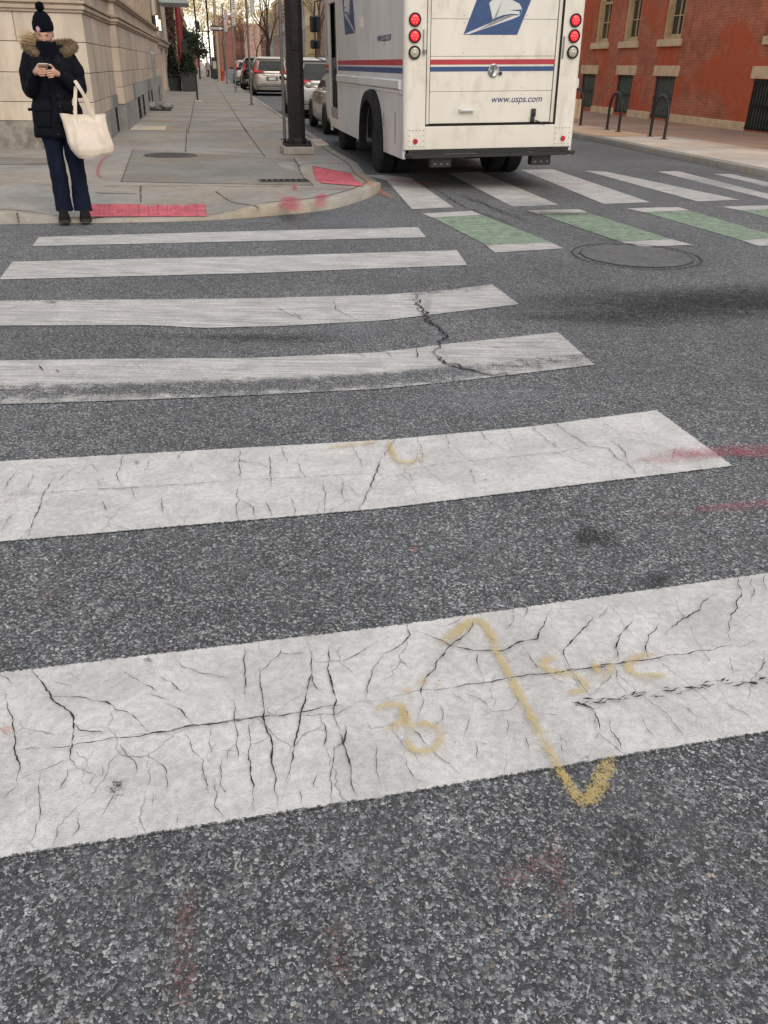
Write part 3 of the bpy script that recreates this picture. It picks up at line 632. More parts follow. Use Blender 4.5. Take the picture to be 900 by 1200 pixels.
kb = MB()
prof = [(0.0, -.05), (.0, -.012), (.012, 0.0), (.163, 0.0)]
kv = [[kb.bm.verts.new((*(p + n * d).xy, -.05 if z == -.05 else hz(*(p + n * .1).xy) + z)) for d, z in prof] for p, n in zip(KL, KN)]
for a, c in zip(kv, kv[1:]):
    for i in range(3): kb.bm.faces.new((a[i], a[i + 1], c[i + 1], c[i]))
tag(kb.build('kerb', M['kerb'], smooth=50), kind='structure')
sb = MB()
sv = [[sb.bm.verts.new((*p.xy, hz(*p.xy) - .001)) for p in r] for r in rows]
for a, c in zip(sv, sv[1:]):
    for i in range(len(a) - 1): sb.bm.faces.new((a[i], a[i + 1], c[i + 1], c[i]))
inner = list(sv[-1])
tail = [sb.bm.verts.new((*W(-40, 290).xy, KZ - .001)), sb.bm.verts.new((*(k0 + KB * 34 + Vector((-3, 12, 0))).xy, KZ - .001))]
f = sb.bm.faces.new(inner + tail); bmesh.ops.triangulate(sb.bm, faces=[f])
# a dark seam under the kerb gap
tag(sb.build('pavement', M['concrete'], smooth=60), kind='structure')
gapm = MB(); ribbon([p + n * .167 for p, n in zip(KL[1:-3], KN[1:-3])], .02, z=.004, sub=.08, mb=gapm, hfun=hz, taper=False)
def gs(x, y):
    P = gp(x, y, .05)
    for _ in range(8): P = gp(x, y, hz(P.x, P.y))
    return P
for px in ([(0, 193), (57, 193)], [(97, 218), (225, 218), (250, 218), (292, 219), (340, 218.5)], [(165, 218), (165, 237)], [(219, 150), (217.5, 178)], [(286, 150), (311, 185)], [(252, 224), (305, 243)], [(20, 249.5), (22.5, 262)], [(250, 222), (253, 230)],
           [(155.8, 175.7), (142, 213.5)], [(344, 185), (367, 218)], [(40, 217), (60, 217)], [(155.8, 175.7), (240, 176), (343, 185)], [(348, 197), (380, 198)], [(336, 186), (352, 199)]):
    ribbon([gs(x, y) for x, y in px], .016, z=.0035, sub=.06, mb=gapm, hfun=hz, taper=False, rag=.002)
ua = us(gp(286, 150, KZ))[0]; ub = us(gp(218.5, 165, KZ))[0]
for uu in (ua, ub): ribbon([W(uu, 20.5), W(uu, 60), W(uu, 200)], .022, z=.0035, sub=1.5, mb=gapm, hfun=hz, taper=False)
for i, ss in enumerate((22.4, 24.6, 26.8, 29.2, 31.6, 34.5, 37, 40, 43, 46, 50, 55, 60, 66, 74, 84)): ribbon([W(-1.9, ss), W(2.18, ss)], .02 + .0006 * ss, z=.0035, sub=.4, mb=gapm, hfun=hz, taper=False)
tag(gapm.build('pavement_joints', M['joint'], fix=False), kind='structure')
def slab(pxs, mk, name, z=.004, dz=0.0, n=8):
    """quad sheet that follows the pavement"""
    Q = [gs(*p) for p in pxs]; bm_ = MB(); g = []
    for i in range(n + 1):
        r = []
        for j in range(n + 1):
            p = Q[0].lerp(Q[1], j / n).lerp(Q[3].lerp(Q[2], j / n), i / n); r.append(bm_.bm.verts.new((p.x, p.y, hz(p.x, p.y) + z)))
        g.append(r)
    for i in range(n):
        for j in range(n): bm_.bm.faces.new((g[i][j], g[i + 1][j], g[i + 1][j + 1], g[i][j + 1]))
    return bm_.build(name, M[mk])
tag(slab([(156, 176.5), (343, 186), (366, 217.5), (143, 213)], 'concrete_dark', 'pavement_patch'), kind='structure')
tag(slab([(-30, 184), (58, 185.5), (57, 192.5), (-30, 193)], 'concrete_dark', 'pavement_patch'), kind='structure')
tag(slab([(156, 147), (196, 148), (193, 153), (152, 152.5)], 'concrete_pale', 'pavement_patch'), kind='structure')
tag(slab([(376, 163), (386, 170), (372, 172), (362, 163)], 'concrete_pale', 'pavement_patch', .006), kind='structure')
def tactile(pxs, rows_, cols_, label, name='tactile_plate'):
    Q = [gs(*p) for p in pxs]; c = sum(Q, Vector()) / 4; root = MB(); e = [q - c for q in Q]
    at = lambda u, v: Q[0].lerp(Q[1], u).lerp(Q[3].lerp(Q[2], u), v)
    N = 14
    def P(u, v, dz): p = at(u, v); return (p.x - c.x, p.y - c.y, hz(p.x, p.y) + dz)
    g = [[root.bm.verts.new(P(i / N, j / N, .005)) for j in range(N + 1)] for i in range(N + 1)]
    for i in range(N):
        for j in range(N): root.bm.faces.new((g[i][j], g[i + 1][j], g[i + 1][j + 1], g[i][j + 1]))
    for i in range(cols_):
        for j in range(rows_):
            u, v = (i + .5) / cols_, (j + .5) / rows_; p = at(u, v); q0 = Vector(P(u, v, .005)); q1 = q0 + Vector((0, 0, .007))
            root.cyl(q0, q1, .017, .010, 6)
    o = root.build(name, M['tactile'], loc=(c.x, c.y, 0))
    tag(o, label, 'tactile paving')
    s = MB()
    for i in range(0, 13):
        u = i / 12; s.face([P(max(0, u - .002), 0, .006), P(max(0, u - .002), 1, .006), P(min(1, u + .002), 1, .006), P(min(1, u + .002), 0, .006)])
    for v in (0, .5, 1): s.face([P(0, max(0, v - .01), .0065), P(0, min(1, v + .01), .0065), P(1, min(1, v + .01), .0065), P(1, max(0, v - .01), .0065)])
    s.build('joint', pm('tactile_joint', (.34, .07, .09), .8), o, fix=False)
tactile([(105, 237.5), (240, 238), (242.5, 254), (105, 254.5)], 8, 26, 'long red tactile plate set in the kerb ramp beside the standing person')
tactile([(366, 200), (412, 203.5), (426, 219), (376, 215)], 7, 14, 'small red tactile plate near the corner kerb beside the dark pole')
def ss_(px, w, mk='red_mark', seed=1): spray([(x, y) for x, y in px], w, mk, z=.0052 + seed * .0002, hfun=hz, seed=seed)
ss_([(200, 173), (180, 173.5), (150, 174), (135, 176)], .06, seed=1); ss_([(133, 181), (120, 190), (115, 205), (122, 211), (140, 214)], .07, seed=2)
ss_([(340, 232), (341, 250)], .36, seed=3); ss_([(337, 240), (345, 252)], .3, seed=3); ss_([(378, 229), (374, 247)], .22, seed=4); ss_([(362, 234), (392, 233)], .08, seed=5); ss_([(328, 222), (370, 223), (395, 224), (415, 221)], .07, seed=6); ss_([(348, 186), (367, 188)], .06, seed=7); ss_([(379, 193.5), (393, 193), (418, 194)], .07, seed=8)
ss_([(344, 218), (346, 226)], .08, seed=9); ss_([(310, 226), (330, 229), (318, 236), (335, 236)], .03, 'yellow', seed=10); ss_([(362, 220), (385, 221)], .09, 'blue_spray', seed=11); ss_([(428, 214), (440, 222)], .12, 'orange', seed=12)
ss_([(18, 222), (23, 222)], .07, 'orange', seed=13); ss_([(20, 226.5), (24, 227)], .06, 'orange', seed=14); ss_([(45, 225), (62, 227)], .05, 'orange', seed=15); ss_([(20, 231), (24, 232)], .06, 'orange', seed=16)
spray([(440, 219), (452, 228), (462, 232)], .16, 'orange', seed=9); spray([(450, 209), (490, 214), (520, 216)], .3, 'orange', seed=10); stain(610, 205, 45, 6, 'blue_spray', name='spray_mark', seed=41, z=.0075)

# right-hand pavement
KR = [W(60, 9.3), W(14, 9.3)] + catmull([W(12.2, 9.4), W(10.6, 10.1), W(9.5, 11.4), W(9.08, 13), W(9.05, 14.4), W(9.08, 16.6), W(9.16, 19), W(9.2, 24)], .3) + [W(9.2, 60), W(9.2, 290)]
NR = [-n for n in normals(KR)]
kb = MB(); kv = [[kb.bm.verts.new((*(p + n * d).xy, -.05 if z == -.05 else .115 + z)) for d, z in prof] for p, n in zip(KR, NR)]
for a, c in zip(kv, kv[1:]):
    for i in range(3): kb.bm.faces.new((a[i], c[i], c[i + 1], a[i + 1]))
tag(kb.build('kerb', M['kerb'], smooth=50), kind='structure')
sb = MB(); inner = [sb.bm.verts.new((*(p + n * .17).xy, .114)) for p, n in zip(KR, NR)]
tail = [sb.bm.verts.new((*W(60, 290).xy, .114))]
f = sb.bm.faces.new(inner + tail); bmesh.ops.triangulate(sb.bm, faces=[f])
tag(sb.build('pavement', M['brownwalk']), kind='structure')
sb = MB(); i0 = [i for i, p in enumerate(KR) if us(p)[1] < 20.2 or i < 3]
pts = [KR[i] + NR[i] * .175 for i in i0]; outer = [W(11.3, 20.4), W(11.6, 15), W(12.4, 12.2), W(14, 11.6), W(60, 11.6)]
f = sb.bm.faces.new([sb.bm.verts.new((p.x, p.y, .118)) for p in pts + outer]); bmesh.ops.triangulate(sb.bm, faces=[f])
tag(sb.build('pavement_slab', M['concrete_pale']), kind='structure')
sb = MB(); i0 = [i for i, p in enumerate(KR) if 20.2 <= us(p)[1] < 100]
pts = [W(9.37, 20.3)] + [KR[i] + NR[i] * .175 for i in i0]
f = sb.bm.faces.new([sb.bm.verts.new((p.x, p.y, .118)) for p in pts + [W(10.9, us(pts[-1])[1]), W(10.9, 20.3)]]); bmesh.ops.triangulate(sb.bm, faces=[f])
tag(sb.build('pavement_slab', M['tanwalk']), kind='structure')
jm = MB()
for ss in (17.2, 20.35, 23, 26, 29.5): ribbon([W(9.3, ss), W(14.7, ss)], .02, z=.121, sub=.5, mb=jm, taper=False)
ribbon([W(11.4, 14), W(11.1, 20.4), W(10.9, 40)], .025, z=.121, sub=.5, mb=jm, taper=False)
tag(jm.build('pavement_joints', M['joint'], fix=False), kind='structure')

# ---- covers and gratings
def manhole(c, r, label, ringk='iron', discm='iron', pattern=True, mats=('iron', 'iron')):
    t = empty('manhole_cover', c, label, 'manhole cover')
    d = MB(); d.cyl((0, 0, 0), (0, 0, .006), r * .9, r * .9, 40)
    if pattern:
        for i in range(-5, 6):
            for j in range(-5, 6):
                x, y = i * r * .16, j * r * .16
                if math.hypot(x, y) < r * .8: d.box((x, y, .0085), (r * .09, r * .09, .005))
    d.build('cover_plate', M[mats[0]], t)
    g = MB(); n = 48
    g.loft([[(math.cos(2 * PI * k / n) * q, math.sin(2 * PI * k / n) * q, z) for k in range(n)] for q, z in ((r * .92, .0), (r * .92, .008), (r, .008), (r * 1.01, 0))], caps=False); g.build('rim', M[mats[1]], t, smooth=30)
c = gs(200, 182.5); manhole((c.x, c.y, KZ + .003), .44, 'dark cast iron cover in the patched pavement behind the person')
M['asphalt_disc'] = M['road']
c = gp(745, 300); 
t = empty('manhole_cover', (c.x, c.y, 0), 'wide round asphalt filled cover in the road behind the mail van', 'manhole cover')
g = MB(); n = 64
for r0, r1, z in ((.50, .512, .008), (.575, .59, .0085)):
    rr = [[(math.cos(2 * PI * k / n) * q * (1 + .008 * math.sin(k * 1.7)), math.sin(2 * PI * k / n) * q * (1 + .008 * math.sin(k * 1.7)), z) for k in range(n)] for q in (r0, r1)]
    g.loft(rr, caps=False)
g.build('rim', pm('worn_cover_rim', (.055, .053, .051), .85, var=.5, scale=6), t, fix=True)
g = MB(); g.cyl((0, 0, 0), (0, 0, .0065), .502, n=48); g.build('cover_plate', pm('cover_infill', (.14, .14, .138), .85, var=.3, scale=16, bump=.6, bscale=120, dirt=(.06, .06, .06), dscale=4), t)
c = gs(333, 212.5); t = empty('drain_grate', (c.x, c.y, KZ + .005), 'small rectangular drain grate in the pavement behind the red plate', 'grate', rz=.24)
g = MB(); g.bx(-.32, .32, -.11, .11, 0, .003); g.build('well', M['void'], t)
g = MB()
for i in range(9): x = -.32 + i * .08; g.bx(x - .012, x + .012, -.11, .11, .003, .012)
g.bx(-.33, .33, .105, .12, .003, .012); g.bx(-.33, .33, -.12, -.105, .003, .012); g.build('bars', M['iron'], t)
# ================================================================== BUILDINGS
def facade(mb, x, y0, y1, z0, z1, ops, depth, out):
    """wall face in the plane x (local), facing -/+x (out), with openings and their reveals going in by depth"""
    ys = sorted({y0, y1, *[v for o in ops for v in o[:2]]}); zs = sorted({z0, z1, *[v for o in ops for v in o[2:]]})
    ys = [v for v in ys if y0 <= v <= y1]; zs = [v for v in zs if z0 <= v <= z1]
    for a, c in zip(ys, ys[1:]):
        for d, e in zip(zs, zs[1:]):
            my, mz = (a + c) / 2, (d + e) / 2
            if any(o[0] < my < o[1] and o[2] < mz < o[3] for o in ops): continue
            mb.face([(x, a, d), (x, c, d), (x, c, e), (x, a, e)])
    xi = x - out * depth
    for a, c, d, e in ops:
        mb.face([(x, a, d), (xi, a, d), (xi, a, e), (x, a, e)]); mb.face([(x, c, d), (x, c, e), (xi, c, e), (xi, c, d)])
        mb.face([(x, a, e), (xi, a, e), (xi, c, e), (x, c, e)]); mb.face([(x, a, d), (x, c, d), (xi, c, d), (xi, a, d)])
def blocks(mb, axis, a0, a1, z0, z1, d0, d1, n0, seed, width=1.35, gap=.009, skip=()):
    """one course of stone blocks along axis ('x' or 'y'), from depth d0 to d1"""
    rnd = random.Random(seed); p = a0
    cuts = [a0]; off = rnd.uniform(.35, 1.0) * width
    p = a0 + off
    while p < a1 - .3: cuts.append(p); p += width * rnd.uniform(.85, 1.15)
    cuts.append(a1)
    for c, d in zip(cuts, cuts[1:]):
        segs = [(c, d)]
        for k0, k1 in skip:
            segs = [s for q0, q1 in segs for s in ((q0, min(q1, k0)), (max(q0, k1), q1)) if s[1] - s[0] > .03]
        for q0, q1 in segs:
            q = (q0 + gap / 2, q1 - gap / 2)
            if axis == 'x': mb.bx(q[0], q[1], d0, d1, z0 + gap / 2, z1 - gap / 2, .006)
            else: mb.bx(d0, d1, q[0], q[1], z0 + gap / 2, z1 - gap / 2, .006)

SB = empty('stone_building', W(-1.92, 16.62), 'tan limestone building with moulded string course and grey base on the left corner', 'building', rz=A)
core = MB(); core.bx(-22, -.035, .035, 23.5, 0, 10.5); core.bx(-.04, .115, 4.535, 23.46, 0, 2.6); core.build('backing_wall', M['joint'], SB)
w = MB()
CO = [.86, 1.31, 1.77, 2.20]
for i, (z0, z1) in enumerate(zip([.56] + CO, CO)):
    blocks(w, 'x', -22, -.03, z0, z1, 0, .05, 0, 5 + i * 7, 1.5)
    blocks(w, 'y', 0, 4.49, z0 if i else .62, z1, -.05, 0, 0, 3 + i * 5, 1.6, skip=[(3.3, 4.49)] if i == 0 else ())
    if i: blocks(w, 'y', 4.5, 23.5, z0 if i > 1 else 1.0, z1, -.02, .15, 0, 13 + i * 5, 1.9)
blocks(w, 'x', -22, -.03, 2.37, 2.62, 0, .05, 0, 77, 2.2); blocks(w, 'y', 0, 4.49, 2.37, 2.62, -.05, 0, 0, 78, 2.2); blocks(w, 'y', 4.5, 23.5, 2.37, 2.62, -.02, .15, 0, 79, 2.4)
for i in range(10):
    z0 = 2.74 + i * .55; blocks(w, 'x', -22, -.03, z0, z0 + .55, 0, .05, 0, 40 + i, 1.5); blocks(w, 'y', 0, 4.49, z0, z0 + .55, -.05, 0, 0, 60 + i, 1.5)
w.build('wall', M['stone'], SB)
w = MB(); blocks(w, 'x', -22, .03, .0, .56, -.06, .05, 0, 4, 3.4); w.build('plinth', M['plinth'], SB)
w = MB(); blocks(w, 'y', .02, 3.55, .0, .62, -.05, .01, 0, 9, 1.3); w.bx(-.05, .012, 3.31, 4.46, .62, .86, .006); w.bx(-.05, .012, 4.30, 4.47, .0, .62, .006)
for y0, y1 in ((4.52, 8.3), (9.6, 10.3), (11.4, 13.1), (14.1, 14.9), (16.2, 17.6), (18.8, 20.4), (21.4, 23.5)): blocks(w, 'y', y0, y1, .0, .66, -.02, .165, 0, int(y0 * 10), 2.0)
blocks(w, 'y', 7.2, 23.5, .66, 1.0, -.02, .16, 0, 91, 1.9); w.build('base_course', M['ashlar'], SB)
w = MB(); blocks(w, 'y', 4.5, 7.2, .66, 1.0, -.02, .15, 0, 93, 1.5); w.build('base_block', M['stone'], SB)
w = MB()   # string course: stacked mouldings round the corner and the projecting bay
def mould(pr, z0, z1):
    w.bx(-22, pr, -pr, .05, z0, z1, .008); w.bx(-.05, pr, -pr + .001, 4.5 - pr, z0 + .001, z1 - .001, .008); w.bx(-.05, .15 + pr, 4.5 - pr, 23.5, z0, z1, .008)
for pr, z0, z1 in ((.03, 2.20, 2.245), (.06, 2.245, 2.30), (.035, 2.30, 2.33), (.075, 2.33, 2.37), (.06, 2.62, 2.665), (.10, 2.665, 2.74)): mould(pr, z0, z1)
w.build('string_course', M['stone_trim'], SB)
up = MB()  # upper storey of the side: ribbed piers between deep window bays
y = 4.6
wins = []
for k in range(6):
    up.bx(-.1, .11, y, y + .55, 2.74, 9.5, .01); up.bx(.11, .15, y + .12, y + .43, 2.8, 9.4, .01)
    for q in (.62, .82): up.bx(-.25, .02, y + q, y + q + .1, 2.74, 9.5, .01)
    wins.append((y + .95, y + 2.35))
    for q in (2.38, 2.6): up.bx(-.25, .02, y + q, y + q + .1, 2.74, 9.5, .01)
    up.bx(-.3, -.02, y + .55, y + 3.16, 6.3, 9.5)
    y += 3.15
up.build('pier', M['stone_trim'], SB)
for y0, y1 in wins:
    f = MB(); f.bx(-.22, -.10, y0, y0 + .07, 2.75, 6.3); f.bx(-.22, -.10, y1 - .07, y1, 2.75, 6.3); f.bx(-.2, -.12, (y0 + y1) / 2 - .03, (y0 + y1) / 2 + .03, 2.75, 6.3); f.bx(-.2, -.12, y0, y1, 4.3, 4.37)
    o = f.build('window', M['shutter'], SB); g = MB(); g.bx(-.17, -.155, y0 + .05, y1 - .05, 2.75, 6.3); g.build('pane', M['glass'], o)
for x0 in (-5.5, -9.5, -13.5):
    f = MB(); f.bx(x0, x0 + 1.6, -.04, .02, 3.2, 5.6); o = f.build('window', M['stone_trim'], SB); g = MB(); g.bx(x0 + .12, x0 + 1.48, -.05, -.041, 3.32, 5.5); g.build('pane', M['glass'], o)
def grille(x, y0, y1, z0, z1, parent, nm='basement_window', out=1, n=6):
    f = MB(); f.bx(x - .03, x - .022, y0, y1, z0, z1); o = f.build(nm, M['void'], parent)
    g = MB()
    for i in range(n): yy = y0 + (i + .5) * (y1 - y0) / n; g.bx(x - .012, x + .012, yy - .012, yy + .012, z0, z1)
    for k in (.03, .5, .97): zz = z0 + (z1 - z0) * k; g.bx(x - .016, x + .016, y0, y1, zz - .014, zz + .014)
    g.build('grille', M['grille'], o)
grille(-.02, 3.56, 4.28, .16, .60, SB)
for y0, y1 in ((8.35, 9.55), (10.35, 11.35), (13.15, 14.05), (14.95, 16.15), (17.65, 18.75), (20.45, 21.35)): grille(.14, y0, y1, .14, .64, SB, n=5)
r = MB(); r.bx(-22, .1, -.1, 23.6, 10.5, 10.8); r.build('roof', M['stone_trim'], SB)

# lit tube lamps on the facade beyond the stone building's end
for u_, px, y0, y1, lab in ((None, 181, 18, 31, 'taller of the two lit tube lamps on the tan facade, nearer the corner'), (None, 184.3, 23, 36, 'lower lit tube lamp on the tan facade, farther from the corner')):
    s0 = 39.3 if px == 181 else 41.5
    u0, zt = at_s(px, y0, s0); _, zb = at_s(px, y1, s0); u0 = max(u0, -1.80)
    t = empty('wall_lamp', W(u0 + .02, s0, (zt + zb) / 2), lab, 'wall lamp', rz=A, group='lit tube lamps on the left facade'); h = (zt - zb) / 2
    g = MB(); g.cyl((.06, 0, -h), (.06, 0, h), .05, n=10); g.build('tube', M['amber'], t)
    g = MB(); g.bx(-.12, .0, -.04, .04, -h, h, .01); g.bx(-.02, .11, -.05, .05, h, h + .03, .005); g.bx(-.02, .11, -.05, .05, -h - .03, -h, .005); g.build('bracket', M['black'], t)

# second building beyond it: plain tan facade continuing the string course
NB = empty('tan_facade_building', W(-1.88, 40.2), 'second tan stone facade with a black entrance canopy on the left side', 'building', rz=A)
w = MB(); facade(w, .0, .0, 16, 0, 9, [(1.5, 3.0, .1, 2.1), (5.0, 8.5, .3, 2.1), (10.5, 14, .3, 2.1), (1.2, 3.3, 3.2, 5.6), (5.4, 8, 3.2, 5.6), (10.8, 13.6, 3.2, 5.6)], .3, 1); w.bx(-12, -.31, 0, 16, 0, 9); w.build('wall', M['stone'], NB)
w = MB(); w.bx(-.05, .08, 0, 16, 2.2, 2.42, .01); w.bx(-.05, .14, 0, 16, 2.42, 2.5, .01); w.bx(-.05, .12, 0, 16, 8.7, 9.1, .02); w.build('cornice', M['stone_trim'], NB)
for o_ in ((1.5, 3.0, .1, 2.1), (5.0, 8.5, .3, 2.1), (10.5, 14, .3, 2.1), (1.2, 3.3, 3.2, 5.6), (5.4, 8, 3.2, 5.6), (10.8, 13.6, 3.2, 5.6)):
    f = MB(); f.bx(-.28, -.2, o_[0], o_[0] + .08, o_[2], o_[3]); f.bx(-.28, -.2, o_[1] - .08, o_[1], o_[2], o_[3]); f.bx(-.28, -.2, o_[0], o_[1], o_[3] - .08, o_[3]); f.bx(-.27, -.21, (o_[0] + o_[1]) / 2 - .03, (o_[0] + o_[1]) / 2 + .03, o_[2], o_[3])
    o = f.build('window', M['black'], NB); g = MB(); g.bx(-.26, -.245, o_[0], o_[1], o_[2], o_[3]); g.build('pane', M['glass'], o)
u1, z1 = at_s(219, 5.5, 47.5); u0, _ = at_s(190, 6, 47.5)
AW = empty('entrance_canopy', W(-1.8, 46.2, z1), 'flat black entrance canopy with a pale teal edge above the planters', 'canopy', rz=A)
w = MB(); w.bx(0, u1 + 1.8, .1, 3.2, .12, .75, .02); w.build('canopy_roof', M['awning'], AW)
w = MB(); w.bx(0, u1 + 1.88, 0, 3.3, -.02, .12, .02); w.build('canopy_edge', M['teal'], AW)
for k in range(4):
    g = MB(); g.sphere((.4 + .45 * k, -.02, .3), .035, 8, 6); g.build('bulb', M['amber'], AW)

# ---- generic terrace house (seen small, far down the street)
def row_house(u, s0, s1, h, side, wallm, label, seed, floors=3, trim='tan_trim', name='row_house', group='terrace houses down the street', setback=0):
    rnd = random.Random(seed); t = empty(name, W(u, s0), label, 'house', rz=A, group=group); L = s1 - s0 - .02; out = side
    ops = []; nb = max(2, int(L / 2.2)); fh = (h - .8) / floors
    for fl in range(floors):
        for k in range(nb):
            yc = (k + .5) * L / nb; z0 = .9 + fl * fh
            ops.append((yc - .5, yc + .5, z0 + .25, z0 + .25 + min(1.7, fh * .62)))
    di = rnd.randrange(nb); ops[di] = (ops[di][0] - .05, ops[di][1] + .05, .3, 2.6)
    w = MB(); facade(w, 0, 0, L, 0, h, ops, .18, out); w.bx(-out * 9, -out * .2, 0, L, 0, h); w.build('wall', M[wallm], t)
    for i, (a, c, d, e) in enumerate(ops):
        f = MB(); x0, x1 = sorted((-out * .17, -out * .11))
        for q in ((a, a + .08, d, e), (c - .08, c, d, e), (a, c, e - .08, e), (a, c, d, d + .08), (a, c, (d + e) / 2 - .03, (d + e) / 2 + .03)): f.bx(x0, x1, *q)
        f.bx(*sorted((out * .01, out * .07)), a - .08, c + .08, d - .12, d); f.bx(*sorted((out * .01, out * .05)), a - .08, c + .08, e, e + .18)
        o = f.build('door' if i == di else 'window', M[trim], t); g = MB(); g.bx(*sorted((-out * .16, -out * .145)), a, c, d, e); g.build('pane', M['glass'] if i != di else M['shutter'], o)
    r = MB(); r.bx(*sorted((-out * 9, out * .3)), 0, L, h, h + .25, .02); r.bx(*sorted((0, out * .2)), 0, L, h - .35, h, .02)
    o = r.build('roof', M[trim], t)
    c = MB(); c.bx(*sorted((-out * 4, -out * 4.7)), L * .7, L * .7 + .6, h + .2, h + 1.4); c.build('chimney', M[wallm], o)
    for k in range(3): 
        if k == 0: st = MB(); st.bx(*sorted((out * .02, out * .7)), ops[di][0], ops[di][1], .1, .3); st.build('stoop', M['concrete'], t)
    return t
M['pinkbrick'] = mat_brick('pink_brick', (.40, .25, .20), (.34, .20, .16), (.40, .33, .28))
M['dkbrick'] = mat_brick('dull_red_brick', (.24, .09, .065), (.19, .07, .05), (.25, .17, .13))
M['greywall'] = pm('grey_render', (.33, .31, .30), .85, var=.15, scale=1)
M['sunlitwall'] = pm('sunlit_tan_render', (.62, .47, .24), .85, var=.3, scale=1.2, dirt=(.40, .28, .14), dscale=1.6)  # tan house front, its sunlight put into the wall colour
M['palewall'] = pm('pale_render', (.50, .45, .40), .85, var=.15, scale=1)
rh = [(48.2, 58, 10, 'dkbrick', 'dull red brick house next beyond the large red brick building'), (58, 68, 10.5, 'pinkbrick', 'pinkish brick house on the right, hidden mostly by the mail van'), (68, 79, 10, 'greywall', 'grey rendered house on the right beyond the pinkish one'),
      (79, 91, 11, 'dkbrick', 'tall dull red house on the right side, behind the mail van'), (91, 104, 11, 'pinkbrick', 'pinkish brick house on the right, nearest left of the van'), (104, 118, 12, 'pinkbrick', 'pinkish brick house seen beside the van mirrors'),
      (118, 134, 11, 'sunlitwall', 'golden sunlit house seen between the brown pole and the van mirrors'), (134, 148, 10.5, 'greywall', 'grey house with pale trim hidden behind the brown pole'), (148, 162, 11, 'dkbrick', 'dark red house just left of the brown pole'),
      (162, 178, 11, 'greywall', 'grey house with bay trim left of the brown pole'), (178, 194, 12, 'pinkbrick', 'pale pink house behind the bare street tree'), (194, 212, 11, 'greywall', 'far grey house beyond the bare street tree'), (212, 236, 12, 'dkbrick', 'farthest red house on the right side of the street')]
for i, (s0, s1, h, m, lab) in enumerate(rh): row_house(14.75, s0, s1, h, -1, m, lab, i, group='terrace houses on the right side')
lh = [(74, 82, 11, 'palewall', 'pale house with a red column beyond the planters on the left'), (82, 92, 9.5, 'sunlitwall', 'golden sunlit house front on the left beyond the red column'), (92, 104, 9, 'palewall', 'pale bay fronted house on the left below the bright sky'), (104, 120, 6.5, 'dkbrick', 'dark low house on the left beyond the pale bay'),
      (120, 140, 6, 'dkbrick', 'dull brick house on the left near the far pedestrians'), (140, 165, 5.5, 'greywall', 'grey low house far along the left pavement'), (165, 200, 5.5, 'dkbrick', 'farthest dull house along the left pavement')]
for i, (s0, s1, h, m, lab) in enumerate(lh): row_house(-2.0, s0, s1, h, 1, m, lab, 50 + i, group='terrace houses on the left side')
row_house(4, 285, 312, 14, -1, 'dkbrick', 'broad brown building closing the far end of the street', 99, name='far_building', group='terrace houses closing the street')
row_house(10, 285, 312, 12, -1, 'pinkbrick', 'second brown building closing the far end, to the right', 98, name='far_building', group='terrace houses closing the street')
# ivy-grown dark front between tan facade and the pale house
IV = empty('ivy_clad_house', W(-1.95, 56.4), 'dark house front grown over with reddish bare ivy beyond the canopy', 'house', rz=A)
w = MB(); facade(w, 0, 0, 17.4, 0, 9.5, [(2, 3.6, .3, 2.4), (6, 7.4, .8, 2.4), (10, 11.4, .8, 2.4), (14, 15.2, .3, 2.5)], .2, 1); w.bx(-9, -.21, 0, 17.4, 0, 9.5); w.build('wall', M['dkbrick'], IV)
for a, c, d, e in [(2, 3.6, .3, 2.4), (6, 7.4, .8, 2.4), (10, 11.4, .8, 2.4), (14, 15.2, .3, 2.5)]:
    f = MB(); f.bx(-.19, -.1, a, a + .07, d, e); f.bx(-.19, -.1, c - .07, c, d, e); o = f.build('window', M['black'], IV); g = MB(); g.bx(-.18, -.165, a, c, d, e); g.build('pane', M['glass'], o)
def leaf_cloud(pts, size, mk, name, parent=None, seed=1, loc=None):
    rnd = random.Random(seed); V, Fc = [], []
    for p in pts:
        d = Vector((rnd.gauss(0, 1), rnd.gauss(0, 1), rnd.gauss(0, 1))).normalized(); e = d.orthogonal().normalized(); f = d.cross(e); a = rnd.uniform(0, 6.28); e, f = e * math.cos(a) + f * math.sin(a), f * math.cos(a) - e * math.sin(a); s = size * rnd.uniform(.6, 1.4)
        p = Vector(p); k = len(V); V += [p - e * s, p + f * s * .45, p + e * s, p - f * s * .45]; Fc.append((k, k + 1, k + 2, k + 3))
    me = bpy.data.meshes.new(name); me.from_pydata(V, [], Fc); me.materials.append(M[mk]); o = bpy.data.objects.new(name, me); col.objects.link(o)
    if parent: o.parent = parent
    if loc: o.location = loc
    return o
rnd = random.Random(4)
leaf_cloud([(rnd.uniform(.02, .25 + .2 * pnoise(Vector((yy * .6, zz * .6, 0)))), yy, zz) for yy, zz in ((rnd.uniform(.5, 13), rnd.uniform(1.2, 8.6)) for _ in range(5000)) if pnoise(Vector((yy * .5, zz * .5, 9))) > -.15], .13, 'ivy', 'ivy', IV)
